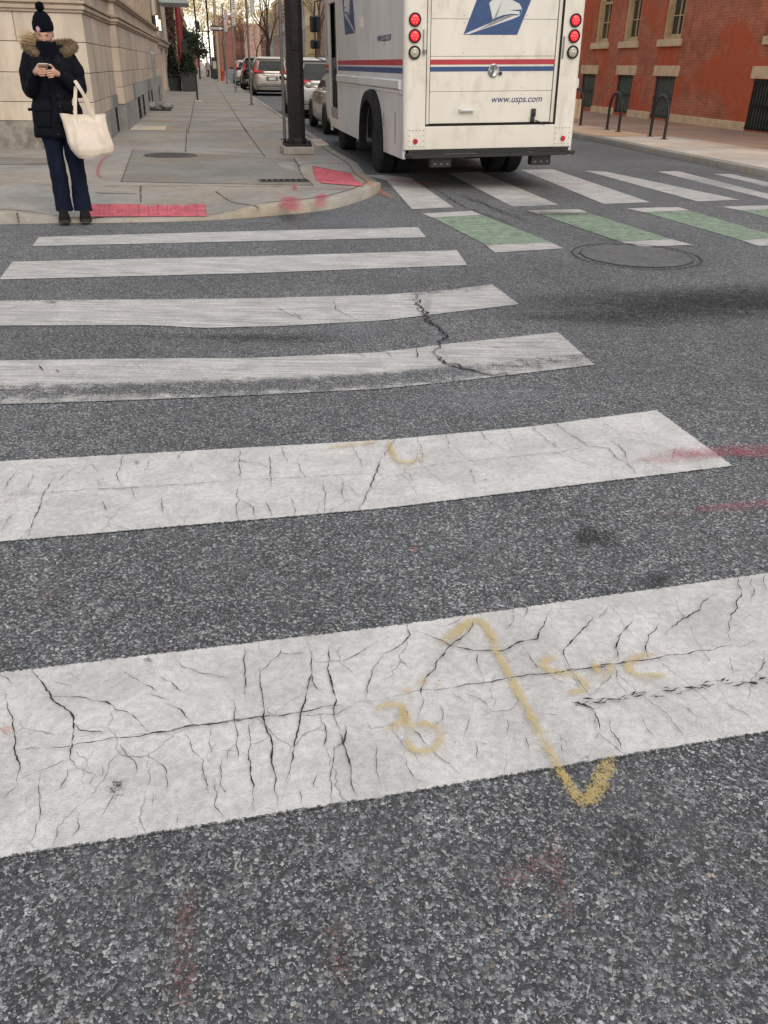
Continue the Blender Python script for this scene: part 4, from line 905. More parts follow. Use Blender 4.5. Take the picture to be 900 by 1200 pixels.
# oxblood column and small hanging sign
u0, zt = at_s(209, 6, 75.5); ub, _ = at_s(212.5, 60, 75.5)
RC = empty('red_column', W(-1.55, 75.4), 'tall oxblood red column standing against the pale left facade', 'column', rz=A)
g = MB(); g.cyl((0, 0, .5), (0, 0, 5.6), .26, .22, 14); g.build('shaft', M['redcol'], RC, smooth=40); g = MB(); g.bx(-.34, .34, -.34, .34, .0, .5, .03); g.build('base', M['redcol'], RC); g = MB(); g.bx(-.32, .32, -.32, .32, 5.6, 5.9, .03); g.build('capital', M['redcol'], RC)
u0, z0 = at_s(219, 54, 70)
HS = empty('hanging_sign', W(u0 - .2, 70, z0), 'small square black sign hung from the left facade beyond the planters', 'sign', rz=A)
g = MB(); g.bx(-.22, .24, -.03, .03, -.36, .36, .01); g.build('sign_board', M['black'], HS); g = MB(); g.cyl((-1.9, 0, .42), (.2, 0, .42), .025, n=8); g.cyl((-.15, 0, .36), (-.15, 0, .42), .012, n=6); g.cyl((.15, 0, .36), (.15, 0, .42), .012, n=6); g.build('bracket', M['black'], HS)

# ---- right-hand brick building
BB = empty('red_brick_building', W(14.75, 12), 'large red brick building with tan stone lintels and sills on the right', 'building', rz=A)
ops = []; U = []; D = []
for y0, y1 in ((21.6, 22.5), (19.35, 20.35), (16.35, 17.65), (9.2, 10.5)): U.append((y0 - .45, y1, 2.44, 5.0))
D = [(21.05, 22.3, .26, 1.40), (17.9, 19.1, .20, 1.40), (14.95, 16.25, .17, 1.40), (8.9, 10.65, .15, 1.39)]
U = [(20.35, 21.55, 2.44, 5.1), (17.98, 19.15, 2.44, 5.1), (15.05, 16.25, 2.44, 5.1), (9.0, 10.4, 2.40, 5.1), (24.5, 25.6, 2.44, 5.1), (28, 29.2, 2.44, 5.1), (31.5, 32.7, 2.44, 5.1)]
D += [(24.5, 25.6, .3, 1.4), (28, 29.2, .3, 1.4), (31.5, 32.7, .3, 1.4)]
w = MB(); facade(w, 0, -.0, 36, 0, 10, U + D, .32, -1); w.face([(0, 0, 0), (14, 0, 0), (14, 0, 10), (0, 0, 10)]); w.bx(.34, 14, .02, 36, 0, 9.99); w.build('wall', M['brick'], BB)
for y0, y1, z0, z1 in U:
    f = MB(); 
    for q in ((y0, y0 + .13), (y1 - .13, y1)): f.bx(.05, .28, *q, z0, z1, .008)
    f.bx(.05, .28, y0 + .13, y1 - .13, z1 - .13, z1, .008); f.bx(.06, .28, y0 + .13, y1 - .13, z0, z0 + .08, .008)
    o = f.build('window_frame', M['tan_trim'], BB)
    s = MB(); a, c = y0 + .13, y1 - .13; zm = 3.72
    for q in ((a, a + .06, z0 + .08, z1 - .13), (c - .06, c, z0 + .08, z1 - .13), (a, c, zm - .04, zm + .04), (a, c, z0 + .08, z0 + .15)): s.bx(.16, .22, *q)
    s.bx(.175, .215, (a + c) / 2 - .018, (a + c) / 2 + .018, z0 + .1, z1 - .13)
    for zz in (3.1, 4.35): s.bx(.176, .214, a, c, zz - .015, zz + .015)
    s.build('sash', M['tan_trim'], o); g = MB(); g.bx(.225, .235, a, c, z0, z1 - .1); g.build('pane', M['glass'], o)
    g = MB(); g.bx(-.09, .06, y0 - .14, y1 + .14, z0 - .20, z0 - .001, .012); g.build('window_sill', M['lintel'], BB)
for i, (y0, y1, z0, z1) in enumerate(D):
    g = MB(); g.bx(-.025, .2, y0 - .18, y1 + .18, 1.402, 1.70, .01); g.build('lintel', M['lintel'], BB)
    g = MB(); g.bx(.07, .09, y0, y1, z0, z1); g.bx(.045, .069, y0, y0 + .06, z0, z1); g.bx(.045, .069, y1 - .06, y1, z0, z1); g.bx(.045, .069, y0 + .06, y1 - .06, z1 - .06, z1); g.bx(.045, .069, y0 + .06, y1 - .06, (z0 + z1) / 2 - .03, (z0 + z1) / 2 + .03); o = g.build('basement_window', M['shutter'], BB)
    g = MB(); n = 13 if i == 3 else 7
    for k in range(n): yy = y0 + (k + .5) * (y1 - y0) / n; g.bx(-.02 if i == 3 else .02, .005 if i == 3 else .03, yy - (.011 if i == 3 else .005), yy + (.011 if i == 3 else .005), z0, z1)
    for q in (.05, .5, .95): zz = z0 + (z1 - z0) * q; g.bx(-.025 if i == 3 else .018, .01 if i == 3 else .032, y0, y1, zz - (.015 if i == 3 else .007), zz + (.015 if i == 3 else .007))
    g.build('grille', M['grille'], o)
w = MB(); cuts = [-.02] + sorted(v for d in D for v in (d[0], d[1])) + [36]
for a, c in zip(cuts[::2], cuts[1::2]):
    n = max(1, int((c - a) / 1.6))
    w = MB()
    for k in range(n): w.bx(-.05, .05, a + (c - a) * k / n - (.0 if k else 0), a + (c - a) * (k + 1) / n, .0, .33 if k % 2 else .325, .012)
    w.build('base_course', M['lintel'], BB)
r = MB(); r.bx(-.3, 14, -.3, 36, 9.6, 10.2, .03); r.build('cornice', M['tan_trim'], BB)

# ================================================================== VEHICLES
def wheel(parent, c, r, w, side, hubm='hub', name='wheel'):
    """tyre + steel disc; axis along x, outer face towards side"""
    n = 28; T = MB(); x0, x1 = -w / 2, w / 2
    prof = [(x0, r * .62), (x0, r * .9), (x0 + w * .14, r), (x1 - w * .14, r), (x1, r * .9), (x1, r * .62), (x1 - w * .1, r * .6)]
    T.loft([[(c[0] + px, c[1] + q * math.cos(2 * PI * k / n), c[2] + q * math.sin(2 * PI * k / n)) for k in range(n)] for px, q in prof], caps=True)
    o = T.build('wheel', M['rubber'], parent, smooth=35) if name == 'wheel' else T.build(name, M['rubber'], parent, smooth=35)
    D_ = MB(); f = side * w / 2
    D_.loft([[(c[0] + f * px, c[1] + r * q * math.cos(2 * PI * k / n), c[2] + r * q * math.sin(2 * PI * k / n)) for k in range(n)] for px, q in ((.92, .63), (1.01, .60), (.90, .54), (.55, .42), (.50, .22), (.80, .20), (.84, .0001))], caps=False)
    for k in range(8): a = 2 * PI * k / 8; p = (c[0] + f * .6, c[1] + r * .31 * math.cos(a), c[2] + r * .31 * math.sin(a)); D_.cyl(p, (p[0] + f * .14, p[1], p[2]), r * .035, n=6)
    D_.build('rim', M[hubm], o, smooth=40); return o

# ---- mail van ------------------------------------------------------
VAN = empty('mail_van', W(3.83, 11.76, -.02), 'white boxy mail van with red and blue stripes stopped at the far crossing', 'van', rz=A, ry=-.0225)
HW, ZB, ZT, LB = 1.22, .56, 3.02, 6.0
bd = MB()
# side skins with a wheel notch, roof, rear frame
def side_outline(yc=2.3, rw=.74, zt=1.12, zb=.42):
    P = [(.06, .44), (yc - rw, zb)]
    for i in range(1, 16):
        a = PI * i / 16; P.append((yc - rw * math.cos(a), zb + (zt - zb) * math.sin(a) ** .8))
    P += [(yc + rw, zb), (LB, zb), (LB, ZT - .08), (.06, ZT - .08)]; return P
SK = MB()
for sg in (-1, 1): SK.prism(side_outline(), lambda y, z: (sg * HW, y, z), lambda y, z: (sg * (HW - .04), y, z))
SK.build('side_panel', M['vanside'], VAN)
n = 8
bd.loft([[(x, y, z) for x, z in [(-HW, ZT - .10), (-HW + .03, ZT - .03), (-HW + .10, ZT), (HW - .10, ZT), (HW - .03, ZT - .03), (HW, ZT - .10), (HW - .06, ZT - .12), (-HW + .06, ZT - .12)]] for y in (.03, LB + .9)])
for sg in (-1, 1):      # rear corner posts, rounded on the outer edge
    P = [(sg * .925, .06), (sg * .925, -.0)] + [(sg * (HW - .07 + .07 * math.sin(a)), .07 - .07 * math.cos(a)) for a in [PI / 2 * k / 6 for k in range(7)]] + [(sg * HW, .09)]
    bd.prism(P, lambda x, y: (x, y, ZB), lambda x, y: (x, y, ZT - .02))
bd.bx(-.924, .924, .0, .06, 2.72, ZT - .03, .008)
bd.bx(-.924, .924, -.004, .06, ZB, .845, .006)
bd.build('rear_body', M['vanwhite'], VAN)
iv = MB(); iv.bx(-HW + .05, HW - .05, .13, LB - .04, .62, ZT - .13); iv.build('cargo_bulkhead', M['void'], VAN)
# riveted corner plates
for sg in (-1, 1):
    g = MB(); g.bx(sg * .935, sg * 1.16, -.006, .0, ZB + .01, .83); o = g.build('corner_plate', M['vanwhite'], VAN)
    g = MB()
    for zz in (.60, .80):
        for k in range(5): g.sphere((sg * (.95 + k * .048), -.007, zz), (.008, .005, .008), 8, 5)
    for zz in (.67, .735): g.sphere((sg * .95, -.007, zz), (.008, .005, .008), 8, 5); g.sphere((sg * 1.145, -.007, zz), (.008, .005, .008), 8, 5)
    g.build('rivets', M['galv'], o)
    g = MB(); g.cyl((sg * 1.06, -.004, .665), (sg * 1.06, -.022, .665), .036, .032, 18); g.build('reflector', M['redlens'], VAN, smooth=40)
    for k, zz in enumerate((2.08, 1.90, 1.715)):
        g = MB(); cx = sg * 1.085
        g.loft([[(cx + q * math.cos(2 * PI * i / 24), y, zz + q * math.sin(2 * PI * i / 24)) for i in range(24)] for q, y in ((.079, .0), (.079, -.022), (.062, -.024), (.060, -.012))], caps=False)
        o = g.build('lamp_ring', M['vangap'], VAN, smooth=40)
        g = MB(); g.sphere((cx, -.012, zz), (.061, .016, .061), 20, 10); g.build('lens', M['led'] if k < 2 else M['clearlens'], o, smooth=60)
        if k < 2:
            g = MB()
            for a in range(7): q = 0 if a == 6 else .036; g.sphere((cx + q * math.cos(a * PI / 3), -.026, zz + q * math.sin(a * PI / 3)), (.009, .005, .009), 8, 6)
            g.build('diodes', M['ledhot'], o)
        else:
            g = MB(); g.sphere((cx, -.027, zz), (.014, .004, .014), 8, 6); g.build('bulb', M['chrome'], o)
# roll-up door: panel with fine seams, seals at the sides
DR = empty('rear_door', (0, 0, 0)); DR.parent = VAN
zc = [.875, 1.26, 1.67, 2.09, 2.50, 2.72]
g = MB()
for a, c in zip(zc, zc[1:]): g.bx(-.862, .848, .028, .05, a + .002, c - .002, .004)
dp = g.build('door_panel', M['vanwhite'], VAN); bpy.data.objects.remove(DR)
g = MB(); g.bx(-.925, .925, .052, .06, .846, 2.72); g.bx(.905, .925, -.002, .051, .846, 2.72); g.bx(-.925, -.917, -.002, .051, .846, 2.72); g.bx(-.925, .925, -.001, .052, .846, .868, .003); g.build('door_seal', M['vangap'], VAN)
g = MB(); g.bx(-.915, -.872, .018, .051, .87, 2.72, .004); g.build('door_track', M['vanwhite'], VAN); g = MB(); g.bx(.858, .903, .018, .051, .87, 2.72, .004); g.build('door_track', M['vanwhite'], VAN)
g = MB()
for xx in (-.42, .42):
    for zz in (1.30, 1.22, 1.71, 1.63, 2.13, 2.05): g.sphere((xx, .027, zz), (.006, .004, .006), 8, 5)
g.build('rivets', M['galv'], dp)
def stripe_box(y, z0, z1, x0, x1, m_, nm, par): g = MB(); g.bx(x0, x1, y, y + .004, z0, z1); return g.build(nm, m_, par)
stripe_box(.0235, 1.577, 1.635, -.915, .905, M['vinylred'], 'red_stripe', VAN); stripe_box(.0237, 1.497, 1.552, -.915, .905, M['navy'], 'blue_stripe', VAN)
# paddle lock
g = MB(); g.loft([[(q * math.cos(2 * PI * i / 24), y, 1.505 + q * 1.12 * math.sin(2 * PI * i / 24)) for i in range(24)] for q, y in ((.072, .024), (.072, .008), (.06, .000), (.045, .012), (.0005, .012))], caps=False); lk = g.build('door_lock', M['chrome'], VAN, smooth=40)
g = MB(); g.box((0, -.002, 1.50), (.018, .018, .085), (0, .2, 0), .004); g.build('lock_handle', M['galv'], lk)
g = MB(); g.cyl((.10, .026, 1.47), (.10, .004, 1.47), .022, n=14); g.build('keyhole', M['black'], lk)
g = MB(); g.cyl((-.955, -.02, 1.72), (-.955, -.02, 1.98), .016, n=10); g.cyl((-.955, -.02, 1.735), (-.955, .01, 1.735), .013, n=8); g.cyl((-.955, -.02, 1.965), (-.955, .01, 1.965), .013, n=8); g.build('grab_handle', M['chrome'], VAN, smooth=40)
g = MB(); g.cyl((-.955, -.02, 1.70), (-.955, -.02, 1.745), .023, n=10); g.build('hinge', M['galv'], VAN); g = MB(); g.bx(.94, .958, -.02, .0, 1.64, 1.9, .004); g.build('hinge', M['galv'], VAN)
g = MB(); g.cyl((-.43, -.012, 1.035), (-.27, -.012, 1.035), .022, n=12); g.bx(-.45, -.43, -.02, .028, 1.02, 1.05); g.bx(-.27, -.25, -.02, .028, 1.02, 1.05); g.build('pull_handle', M['signwhite'], VAN, smooth=40)
g = MB(); g.bx(.575, .635, -.008, .028, .945, 1.045, .008); g.bx(.57, .62, -.014, .028, .88, .945, .006); g.tube([(.63, -.01, .90), (.70, -.015, .875), (.77, -.012, .85), (.79, -.006, .865)], .008, 6); g.build('door_latch', M['black'], VAN, smooth=40)
text_part('web_address', 'www.usps.com', .72, M['inkblue'], VAN, Matrix.Translation((.0, .0255, 1.125)) @ Matrix.Rotation(PI / 2, 4, 'X'), .22, .006)
# emblem: blue leaning field with the white eagle head
EB = [(0, 0), (1, 0), (1.26, 1), (.26, 1)]
def EQ(x, y): return ((x - 320) / 317, (193 - y) / 300)      # drawing units -> field units (height to width .95)
sw = [(322, 190), (440, 124), (500, 92), (545, 66), (590, 50), (632, 42), (612, 38), (575, 40), (545, 48), (510, 64), (487, 80), (470, 0), (462, -38), (480, -60), (540, -66), (600, -58), (640, -34), (656, 2), (655, 22), (642, 56), (600, 78), (540, 104), (470, 136), (400, 166), (350, 189)]
gapl = [(487, 82), (515, 66), (548, 50), (580, 42), (612, 40), (634, 43), (640, 34), (646, 18), (612, 14), (585, 16), (600, 10), (640, 8), (652, 14), (650, 34), (640, 50), (600, 52), (560, 66), (520, 86), (486, 104)]
def emblem(par, f, flip=False):
    g = MB(); mp = lambda u, v: f(u, v * .66, 0)
    g.face([mp(*p) for p in EB]); o = g.build('emblem', M['navy'], par, fix=False)
    def poly(pts, d, nm, m_):
        q = MB(); fc = q.face([f(*(lambda e: (e[0], e[1] * .66 * 1.0))(EQ(*p)), d) for p in pts]); 
        bmesh.ops.triangulate(q.bm, faces=[fc]); return q.build(nm, m_, o, fix=False)
    poly(sw, .001, 'eagle_head', M['signwhite'])
    poly([(487, 81), (512, 66), (548, 49), (590, 41), (634, 42), (640, 52), (600, 47), (560, 56), (520, 78), (488, 96)], .002, 'eagle_line', M['navy'])
    poly([(585, 15), (612, 10), (642, 8), (652, 4), (654, 22), (646, 40), (640, 46), (645, 20), (612, 17)], .0025, 'eagle_line', M['navy'])
    return o
emblem(VAN, lambda u, v, d: (-.43 + u * .73, .0245 - d, 1.915 + v * .73 * .95 / .66 * .66))
# left side: emblem, address, stripes, rub rail
emblem(VAN, lambda u, v, d: (-HW - .003 - d, 3.85 + u * 1.12, 2.04 + v * 1.05))
text_part('web_address', 'www.usps.com', 1.0, M['inkblue'], VAN, Matrix.Translation((-HW - .003, 1.85, 1.87)) @ Matrix.Rotation(-PI / 2, 4, 'Z') @ Matrix.Rotation(PI / 2, 4, 'X'), .2, .004)
for sg in (-1, 1):
    for z0, z1, m_, nm in ((1.57, 1.64, 'vinylred', 'red_stripe'), (1.475, 1.545, 'navy', 'blue_stripe')):
        g = MB(); g.bx(sg * HW, sg * (HW + .004), .10, LB - .01, z0, z1); g.build(nm, M[m_], VAN)
    g = MB(); x0 = sg * HW
    g.loft([[(x0 + sg * dx, y, 1.345 + dz) for dx, dz in ((0, -.06), (.035, -.06), (.05, -.045), (.05, .045), (.035, .06), (0, .06))] for y in (.12, LB - .05)]); g.bx(x0, x0 + sg * .02, .12, LB - .05, 1.24, 1.275, .004)
    g.build('rub_rail', M['vanside'], VAN, smooth=35)
    # flare round the rear wheel
    rings = []
    for i in range(25):
        a = -.08 + (PI + .16) * i / 24; ca, sa = math.cos(a), max(-.1, math.sin(a)); k = abs(sa) ** .8 * (1 if sa >= 0 else -1)
        rings.append([(sg * (HW + ex), 2.3 - ca * (.74 + dr), .42 + k * (.70 + dr)) for ex, dr in ((-.02, -.03), (.10, -.03), (.11, .0), (.09, .10), (-.0, .13))])
    g = MB(); g.loft(rings); g.build('wheel_flare', M['rubber'], VAN, smooth=50)
    g = MB(); g.bx(sg * (HW - .05), sg * .62, 1.46, 3.14, .50, .61); g.bx(sg * .62, sg * .60, 1.4, 3.2, .3, 1.2); g.build('wheel_well', M['void'], VAN)
    wheel(VAN, (sg * 1.06, 2.25, .40), .40, .25, sg); wheel(VAN, (sg * .78, 2.25, .40), .40, .25, sg); wheel(VAN, (sg * 1.02, 6.30, .385), .385, .26, sg)
    g = MB(); g.bx(sg * (HW + .001), sg * (HW + .006), 1.36, 1.40, .78, .95, .002); g.build('reflector', M['clearlens'], VAN)
g = MB(); g.bx(-HW - .003, -HW, .55, .58, .60, 1.0); g.build('scratch', M['hub'], VAN)
# underbody and bumper
g = MB(); g.bx(-.42, -.34, .1, 7.6, .45, .60); g.bx(.34, .42, .1, 7.6, .45, .60); g.cyl((-1.1, 2.25, .40), (1.1, 2.25, .40), .06, n=10); g.sphere((0, 2.25, .40), (.2, .18, .17)); g.bx(-.2, .2, .5, 1.6, .38, .58, .03); g.cyl((-1, 6.3, .385), (1, 6.3, .385), .05, n=10); g.bx(-HW + .06, HW - .06, .1, LB, .555, .615); g.build('chassis', M['void'], VAN)
g = MB()
P = [(-1.21, -.02), (-1.21, -.12), (-1.14, -.20), (1.14, -.20), (1.21, -.12), (1.21, -.02)]
g.prism(P, lambda x, y: (x, y, .47), lambda x, y: (x, y, .515)); g.bx(-1.15, 1.15, .0, .1, .48, .555); g.build('bumper', M['black'], VAN)
g = MB()
for x0, x1 in ((-1.1, -.7), (-.2, .5), (.6, 1.1)): g.bx(x0, x1, -.19, -.03, .515, .522)
g.build('step_pad', M['rubber'], VAN)
for xx in (-.72, .72):
    g = MB(); g.bx(xx - .145, xx + .145, -.12, .02, .34, .469, .01); o = g.build('hitch_bracket', M['black'], VAN); g = MB()
    for dx in (-.09, 0, .09): g.sphere((xx + dx, -.122, .385), .014, 8, 5); 
    g.build('rivets', M['galv'], o)
# cab: open sliding door on the kerb side, windscreen, nose
g = MB()
g.bx(-HW, -HW + .05, LB, LB + .16, .42, 2.92, .01); g.bx(-HW, -HW + .05, LB + 1.2, LB + 1.32, .34, 2.92, .01); g.bx(-HW, -HW + .05, LB + .16, LB + 1.2, 2.62, 2.92, .01); g.bx(-HW, -HW + .05, LB + .16, LB + 1.2, .42, .60, .01)
g.build('door_frame', M['vanwhite'], VAN); g = MB()
g.bx(HW - .05, HW, LB, LB + 2.0, .42, 1.55, .01); g.bx(HW - .05, HW, LB, LB + .2, 1.55, 2.92, .01); g.bx(HW - .05, HW, LB + 1.8, LB + 2.0, 1.55, 2.92, .01)
g.build('door_frame', M['vanwhite'], VAN)
g = MB()
g.prism([(LB + 1.32, .50), (LB + 1.85, .62), (LB + 1.95, 1.30), (LB + 1.80, 1.72), (LB + 1.32, 1.72)], lambda y, z: (-HW, y, z), lambda y, z: (-HW + .05, y, z))
g.prism([(LB + 1.32, 1.72), (LB + 1.42, 1.72), (LB + 1.40, 2.92), (LB + 1.32, 2.92)], lambda y, z: (-HW, y, z), lambda y, z: (-HW + .05, y, z)); g.prism([(LB + 1.76, 1.72), (LB + 1.84, 1.72), (LB + 1.60, 2.92), (LB + 1.52, 2.92)], lambda y, z: (-HW, y, z), lambda y, z: (-HW + .05, y, z))
g.bx(-HW, HW, LB + 1.32, LB + 1.6, 2.66, 3.0, .02)
g.loft([[(x, y, z) for x, z in ((-hw, zb), (hw, zb), (hw, zt - .06), (hw - .08, zt), (-hw + .08, zt), (-hw, zt - .06))] for y, hw, zb, zt in ((LB + 1.83, HW - .01, .55, 1.72), (LB + 2.0, HW - .03, .50, 1.40), (LB + 2.5, HW - .12, .48, 1.22), (LB + 2.62, HW - .25, .55, 1.05))])
g.build('cab_body', M['vanside'], VAN, smooth=30)
for z0, z1, m_, nm in ((1.50, 1.57, 'vinylred', 'red_stripe'), (1.41, 1.475, 'navy', 'blue_stripe')): g = MB(); g.bx(-HW - .004, -HW, LB + 1.325, LB + 1.86, z0, z1); g.build(nm, M[m_], VAN)
g = MB(); g.prism([(LB + 1.42, 1.74), (LB + 1.78, 1.74), (LB + 1.55, 2.66), (LB + 1.40, 2.66)], lambda y, z: (-HW + .02, y, z), lambda y, z: (-HW + .03, y, z)); g.build('side_window', M['glass'], VAN)
g = MB(); g.prism([(LB + 1.82, 1.70), (LB + 1.84, 1.70), (LB + 1.58, 2.72), (LB + 1.56, 2.72)], lambda y, z: (-HW + .1, y, z), lambda y, z: (HW - .1, y, z)); g.build('windscreen', M['glass'], VAN)
g = MB(); g.bx(-HW + .06, HW - .06, LB, LB + 1.9, .60, .66); g.bx(-HW + .2, HW - .2, LB + 1.5, LB + 1.8, .66, 1.5); g.bx(-.1, .45, LB + .35, LB + .85, .66, 1.15, .05); g.bx(-.1, .45, LB + .3, LB + .42, 1.1, 1.9, .05); g.bx(-HW + .05, HW - .05, LB - .03, LB + .0, .6, 2.9); g.build('cab_interior', M['void'], VAN)
g = MB(); g.bx(-HW + .005, -HW + .035, LB + .17, LB + 1.19, .605, .80, .01); g.build('step_panel', pm('step_metal', (.34, .30, .27), .6, var=.3, scale=6), VAN)
g = MB(); g.bx(-HW + .05, -HW + .06, LB + .6, LB + .62, .8, 2.6); g.bx(-HW + .01, -HW + .04, LB + .17, LB + .24, .62, 2.6); g.build('door_rail', M['galv'], VAN)
u0, z0 = at_s(368.5, 26, 19.95); u0 -= 3.83
for pyc, ph, nm in ((26, 20, 'mirror'), (50, 11, 'mirror')):
    _, zt = at_s(368.5, pyc - ph / 2, 19.95); _, zb = at_s(368.5, pyc + ph / 2, 19.95); zc_ = (zt + zb) / 2; hh = (zt - zb) / 2
    x = u0 + .0225 * zc_
    g = MB(); g.box((x, LB + 2.15, zc_ + .02), (.205, .10, hh * 2), None, .035); o = g.build('mirror_housing', M['black'], VAN)
    g = MB(); g.box((x, LB + 2.098, zc_ + .02), (.165, .006, hh * 2 - .06)); g.build('mirror_glass', M['glass'], o)
g = MB(); x = u0 + .05; g.tube([(-HW + .05, LB + 1.6, 2.75), (x + .02, LB + 2.15, 2.72), (x, LB + 2.17, 2.4), (x, LB + 2.17, 1.7), (-HW + .02, LB + 1.75, 1.62)], .014, 8); g.build('mirror_arm', M['black'], VAN)
# ---- parked cars ---------------------------------------------------
def rrect(hx, y0, y1, r, n=5, bulge=0.0):
    """rounded rectangle outline in plan, counter-clockwise from rear right"""
    P = []
    for cx, cy, a0 in ((hx - r, y0 + r, -PI / 2), (hx - r, y1 - r, 0), (-hx + r, y1 - r, PI / 2), (-hx + r, y0 + r, PI)):
        for k in range(n): a = a0 + PI / 2 * k / (n - 1); P.append((cx + r * math.cos(a), cy + r * math.sin(a)))
    return P
def car(name, label, u, s, paint, kind='suv', L=4.55, Wd=1.86, Ht=1.67, lamp='carlamp', sc=1.0, plate=True, group='cars parked along the left kerb'):
    t = empty(name, W(u, s, 0), label, 'car', rz=A, group=group)
    hw = Wd / 2; yr, yf = 0.0, L; b = MB()
    if kind == 'suv': st = [(0.0, .70, .42, .80), (.03, .80, .34, .93), (.12, .88, .28, 1.00), (.5, .98, .22, 1.03), (1.2, 1, .2, 1.04), (L - 1.7, 1, .2, 1.02), (L - 1.15, .99, .2, 1.0), (L - .5, .95, .22, .93), (L - .12, .86, .28, .82), (L, .70, .40, .66)]
    else: st = [(0.0, .70, .40, .78), (.03, .80, .32, .90), (.12, .88, .27, .97), (.5, .97, .22, .98), (1.1, 1, .19, .97), (L - 1.75, 1, .19, .96), (L - 1.2, .99, .19, .93), (L - .5, .94, .21, .82), (L - .12, .84, .27, .70), (L, .68, .40, .58)]
    rings = []
    for y, k, zb, zt in st:
        h = hw * k; r = min(.13, (zt - zb) * .3)
        prof = [(h * .9, zb), (h, zb + .12), (h, (zb + zt) / 2), (h * .985, zt - r), (h * .95, zt - r * .35), (h * .86, zt), (0, zt + .015)]
        P = [(x, y, z) for x, z in prof] + [(-x, y, z) for x, z in reversed(prof[:-1])]
        rings.append(P)
    b.loft(rings); b.build('body', paint, t, smooth=38)
    zb = (st[4][3] - .02)
    if kind == 'suv': G = [(zb, hw * .93, .16, L - 1.25, .22), (zb + (Ht - zb) * .45, hw * .87, .24, L - 1.78, .22), (Ht - .13, hw * .78, .36, L - 2.35, .22), (Ht - .03, hw * .70, .46, L - 2.6, .2), (Ht, hw * .55, .8, L - 2.9, .2)]
    else: G = [(zb, hw * .90, .62, L - 1.35, .25), (zb + (Ht - zb) * .45, hw * .83, .95, L - 1.85, .25), (Ht - .12, hw * .73, 1.4, L - 2.35, .25), (Ht - .03, hw * .66, 1.6, L - 2.5, .22), (Ht, hw * .5, 1.9, L - 2.75, .2)]
    rr = [[(x, y, z) for x, y in rrect(h, y0, y1, r)] for z, h, y0, y1, r in G]
    g = MB(); g.loft(rr); g.build('cabin', paint, t, smooth=38)
    def patch(i0, i1, k0, k1, nm, inset=.0, mk='glass', out=.006):
        """glass over part of the cabin: ring index range i0..i1, height range k0..k1 of the lower loft bands"""
        def pt(i, k):
            k = k * 2; j = min(int(k), 1); f = k - j; a = Vector(rr[j][i % 20]); c = Vector(rr[j + 1][i % 20]); return a.lerp(c, f)
        cen = Vector((0, L / 2 - .1, 1.2)); q = MB(); gr = []
        for k in range(5):
            kk = k0 + (k1 - k0) * k / 4; row = []
            for i in range(i0, i1 + 1):
                p = pt(i, kk); d = Vector((p.x - 0, 0, 0)).normalized() if i0 % 5 == 4 and nm == 'side_window' else Vector((0, p.y - cen.y, .3)).normalized()
                row.append(q.bm.verts.new(p + d * out))
            gr.append(row)
        for a_, c_ in zip(gr, gr[1:]):
            for i in range(len(a_) - 1): q.bm.faces.new((a_[i], a_[i + 1], c_[i + 1], c_[i]))
        return q.build(nm, M[mk], t, smooth=60)
    def lerpq(q, m=.03):
        c = sum(q, Vector()) / 4; return [p + (c - p).normalized() * m for p in q]
    # side windows as quads following the cabin; rear and front screens
    for i_r, i_f, sg in ((4, 5, 1), (15, 14, -1)):
        lo_r, lo_f = Vector(rr[0][i_r]), Vector(rr[0][i_f]); hi_r, hi_f = Vector(rr[2][i_r]), Vector(rr[2][i_f]); n = 3
        mid = lambda f, k: (lo_r.lerp(lo_f, f)).lerp(hi_r.lerp(hi_f, f), k)
        for f0, f1 in ((.04, .30), (.33, .63), (.66, .97)) if kind == 'suv' else ((.08, .44), (.47, .96)):
            q = MB(); grid = []
            for k in (.1, .5, .93):
                j = 0 if k <= .5 else 1
                base = lambda f: (Vector(rr[0][i_r]).lerp(Vector(rr[0][i_f]), f), Vector(rr[1][i_r]).lerp(Vector(rr[1][i_f]), f), Vector(rr[2][i_r]).lerp(Vector(rr[2][i_f]), f))
                row = []
                for f in (f0, f1):
                    a_, b_, c_ = base(f); p = a_.lerp(b_, k / .5) if k <= .5 else b_.lerp(c_, (k - .5) / .5); row.append(q.bm.verts.new(p + Vector((sg * .006, 0, .002))))
                grid.append(row)
            for r0, r1 in zip(grid, grid[1:]): q.bm.faces.new((r0[0], r0[1], r1[1], r1[0]))
            q.build('side_window', M['carglass'], t)
    for idx, nm, yy in (((19, 0), 'rear_window', -1), ((10, 9), 'windscreen', 1)):
        q = MB(); grid = []
        for k in (.10, .5, .92):
            row = []
            for i in idx:
                a_, b_, c_ = (Vector(rr[j][i]) for j in range(3)); p = a_.lerp(b_, k / .5) if k <= .5 else b_.lerp(c_, (k - .5) / .5); p.x *= .98 if kind != 'suv' else 1.06; row.append(q.bm.verts.new(p + Vector((0, yy * .008, .003))))
            grid.append(row)
        for r0, r1 in zip(grid, grid[1:]): q.bm.faces.new((r0[0], r0[1], r1[1], r1[0]))
        o = q.build(nm, M['carglass'], t)
        if nm == 'rear_window' and kind == 'suv':
            q = MB(); q.box((.12, .17, zb + .13), (.5, .012, .018), (0, -.12, 0)); q.build('wiper', M['black'], o)
            q = MB(); q.bx(-hw * .72, hw * .72, .30, .50, Ht - .10, Ht - .045, .015); q.build('spoiler', paint, t)
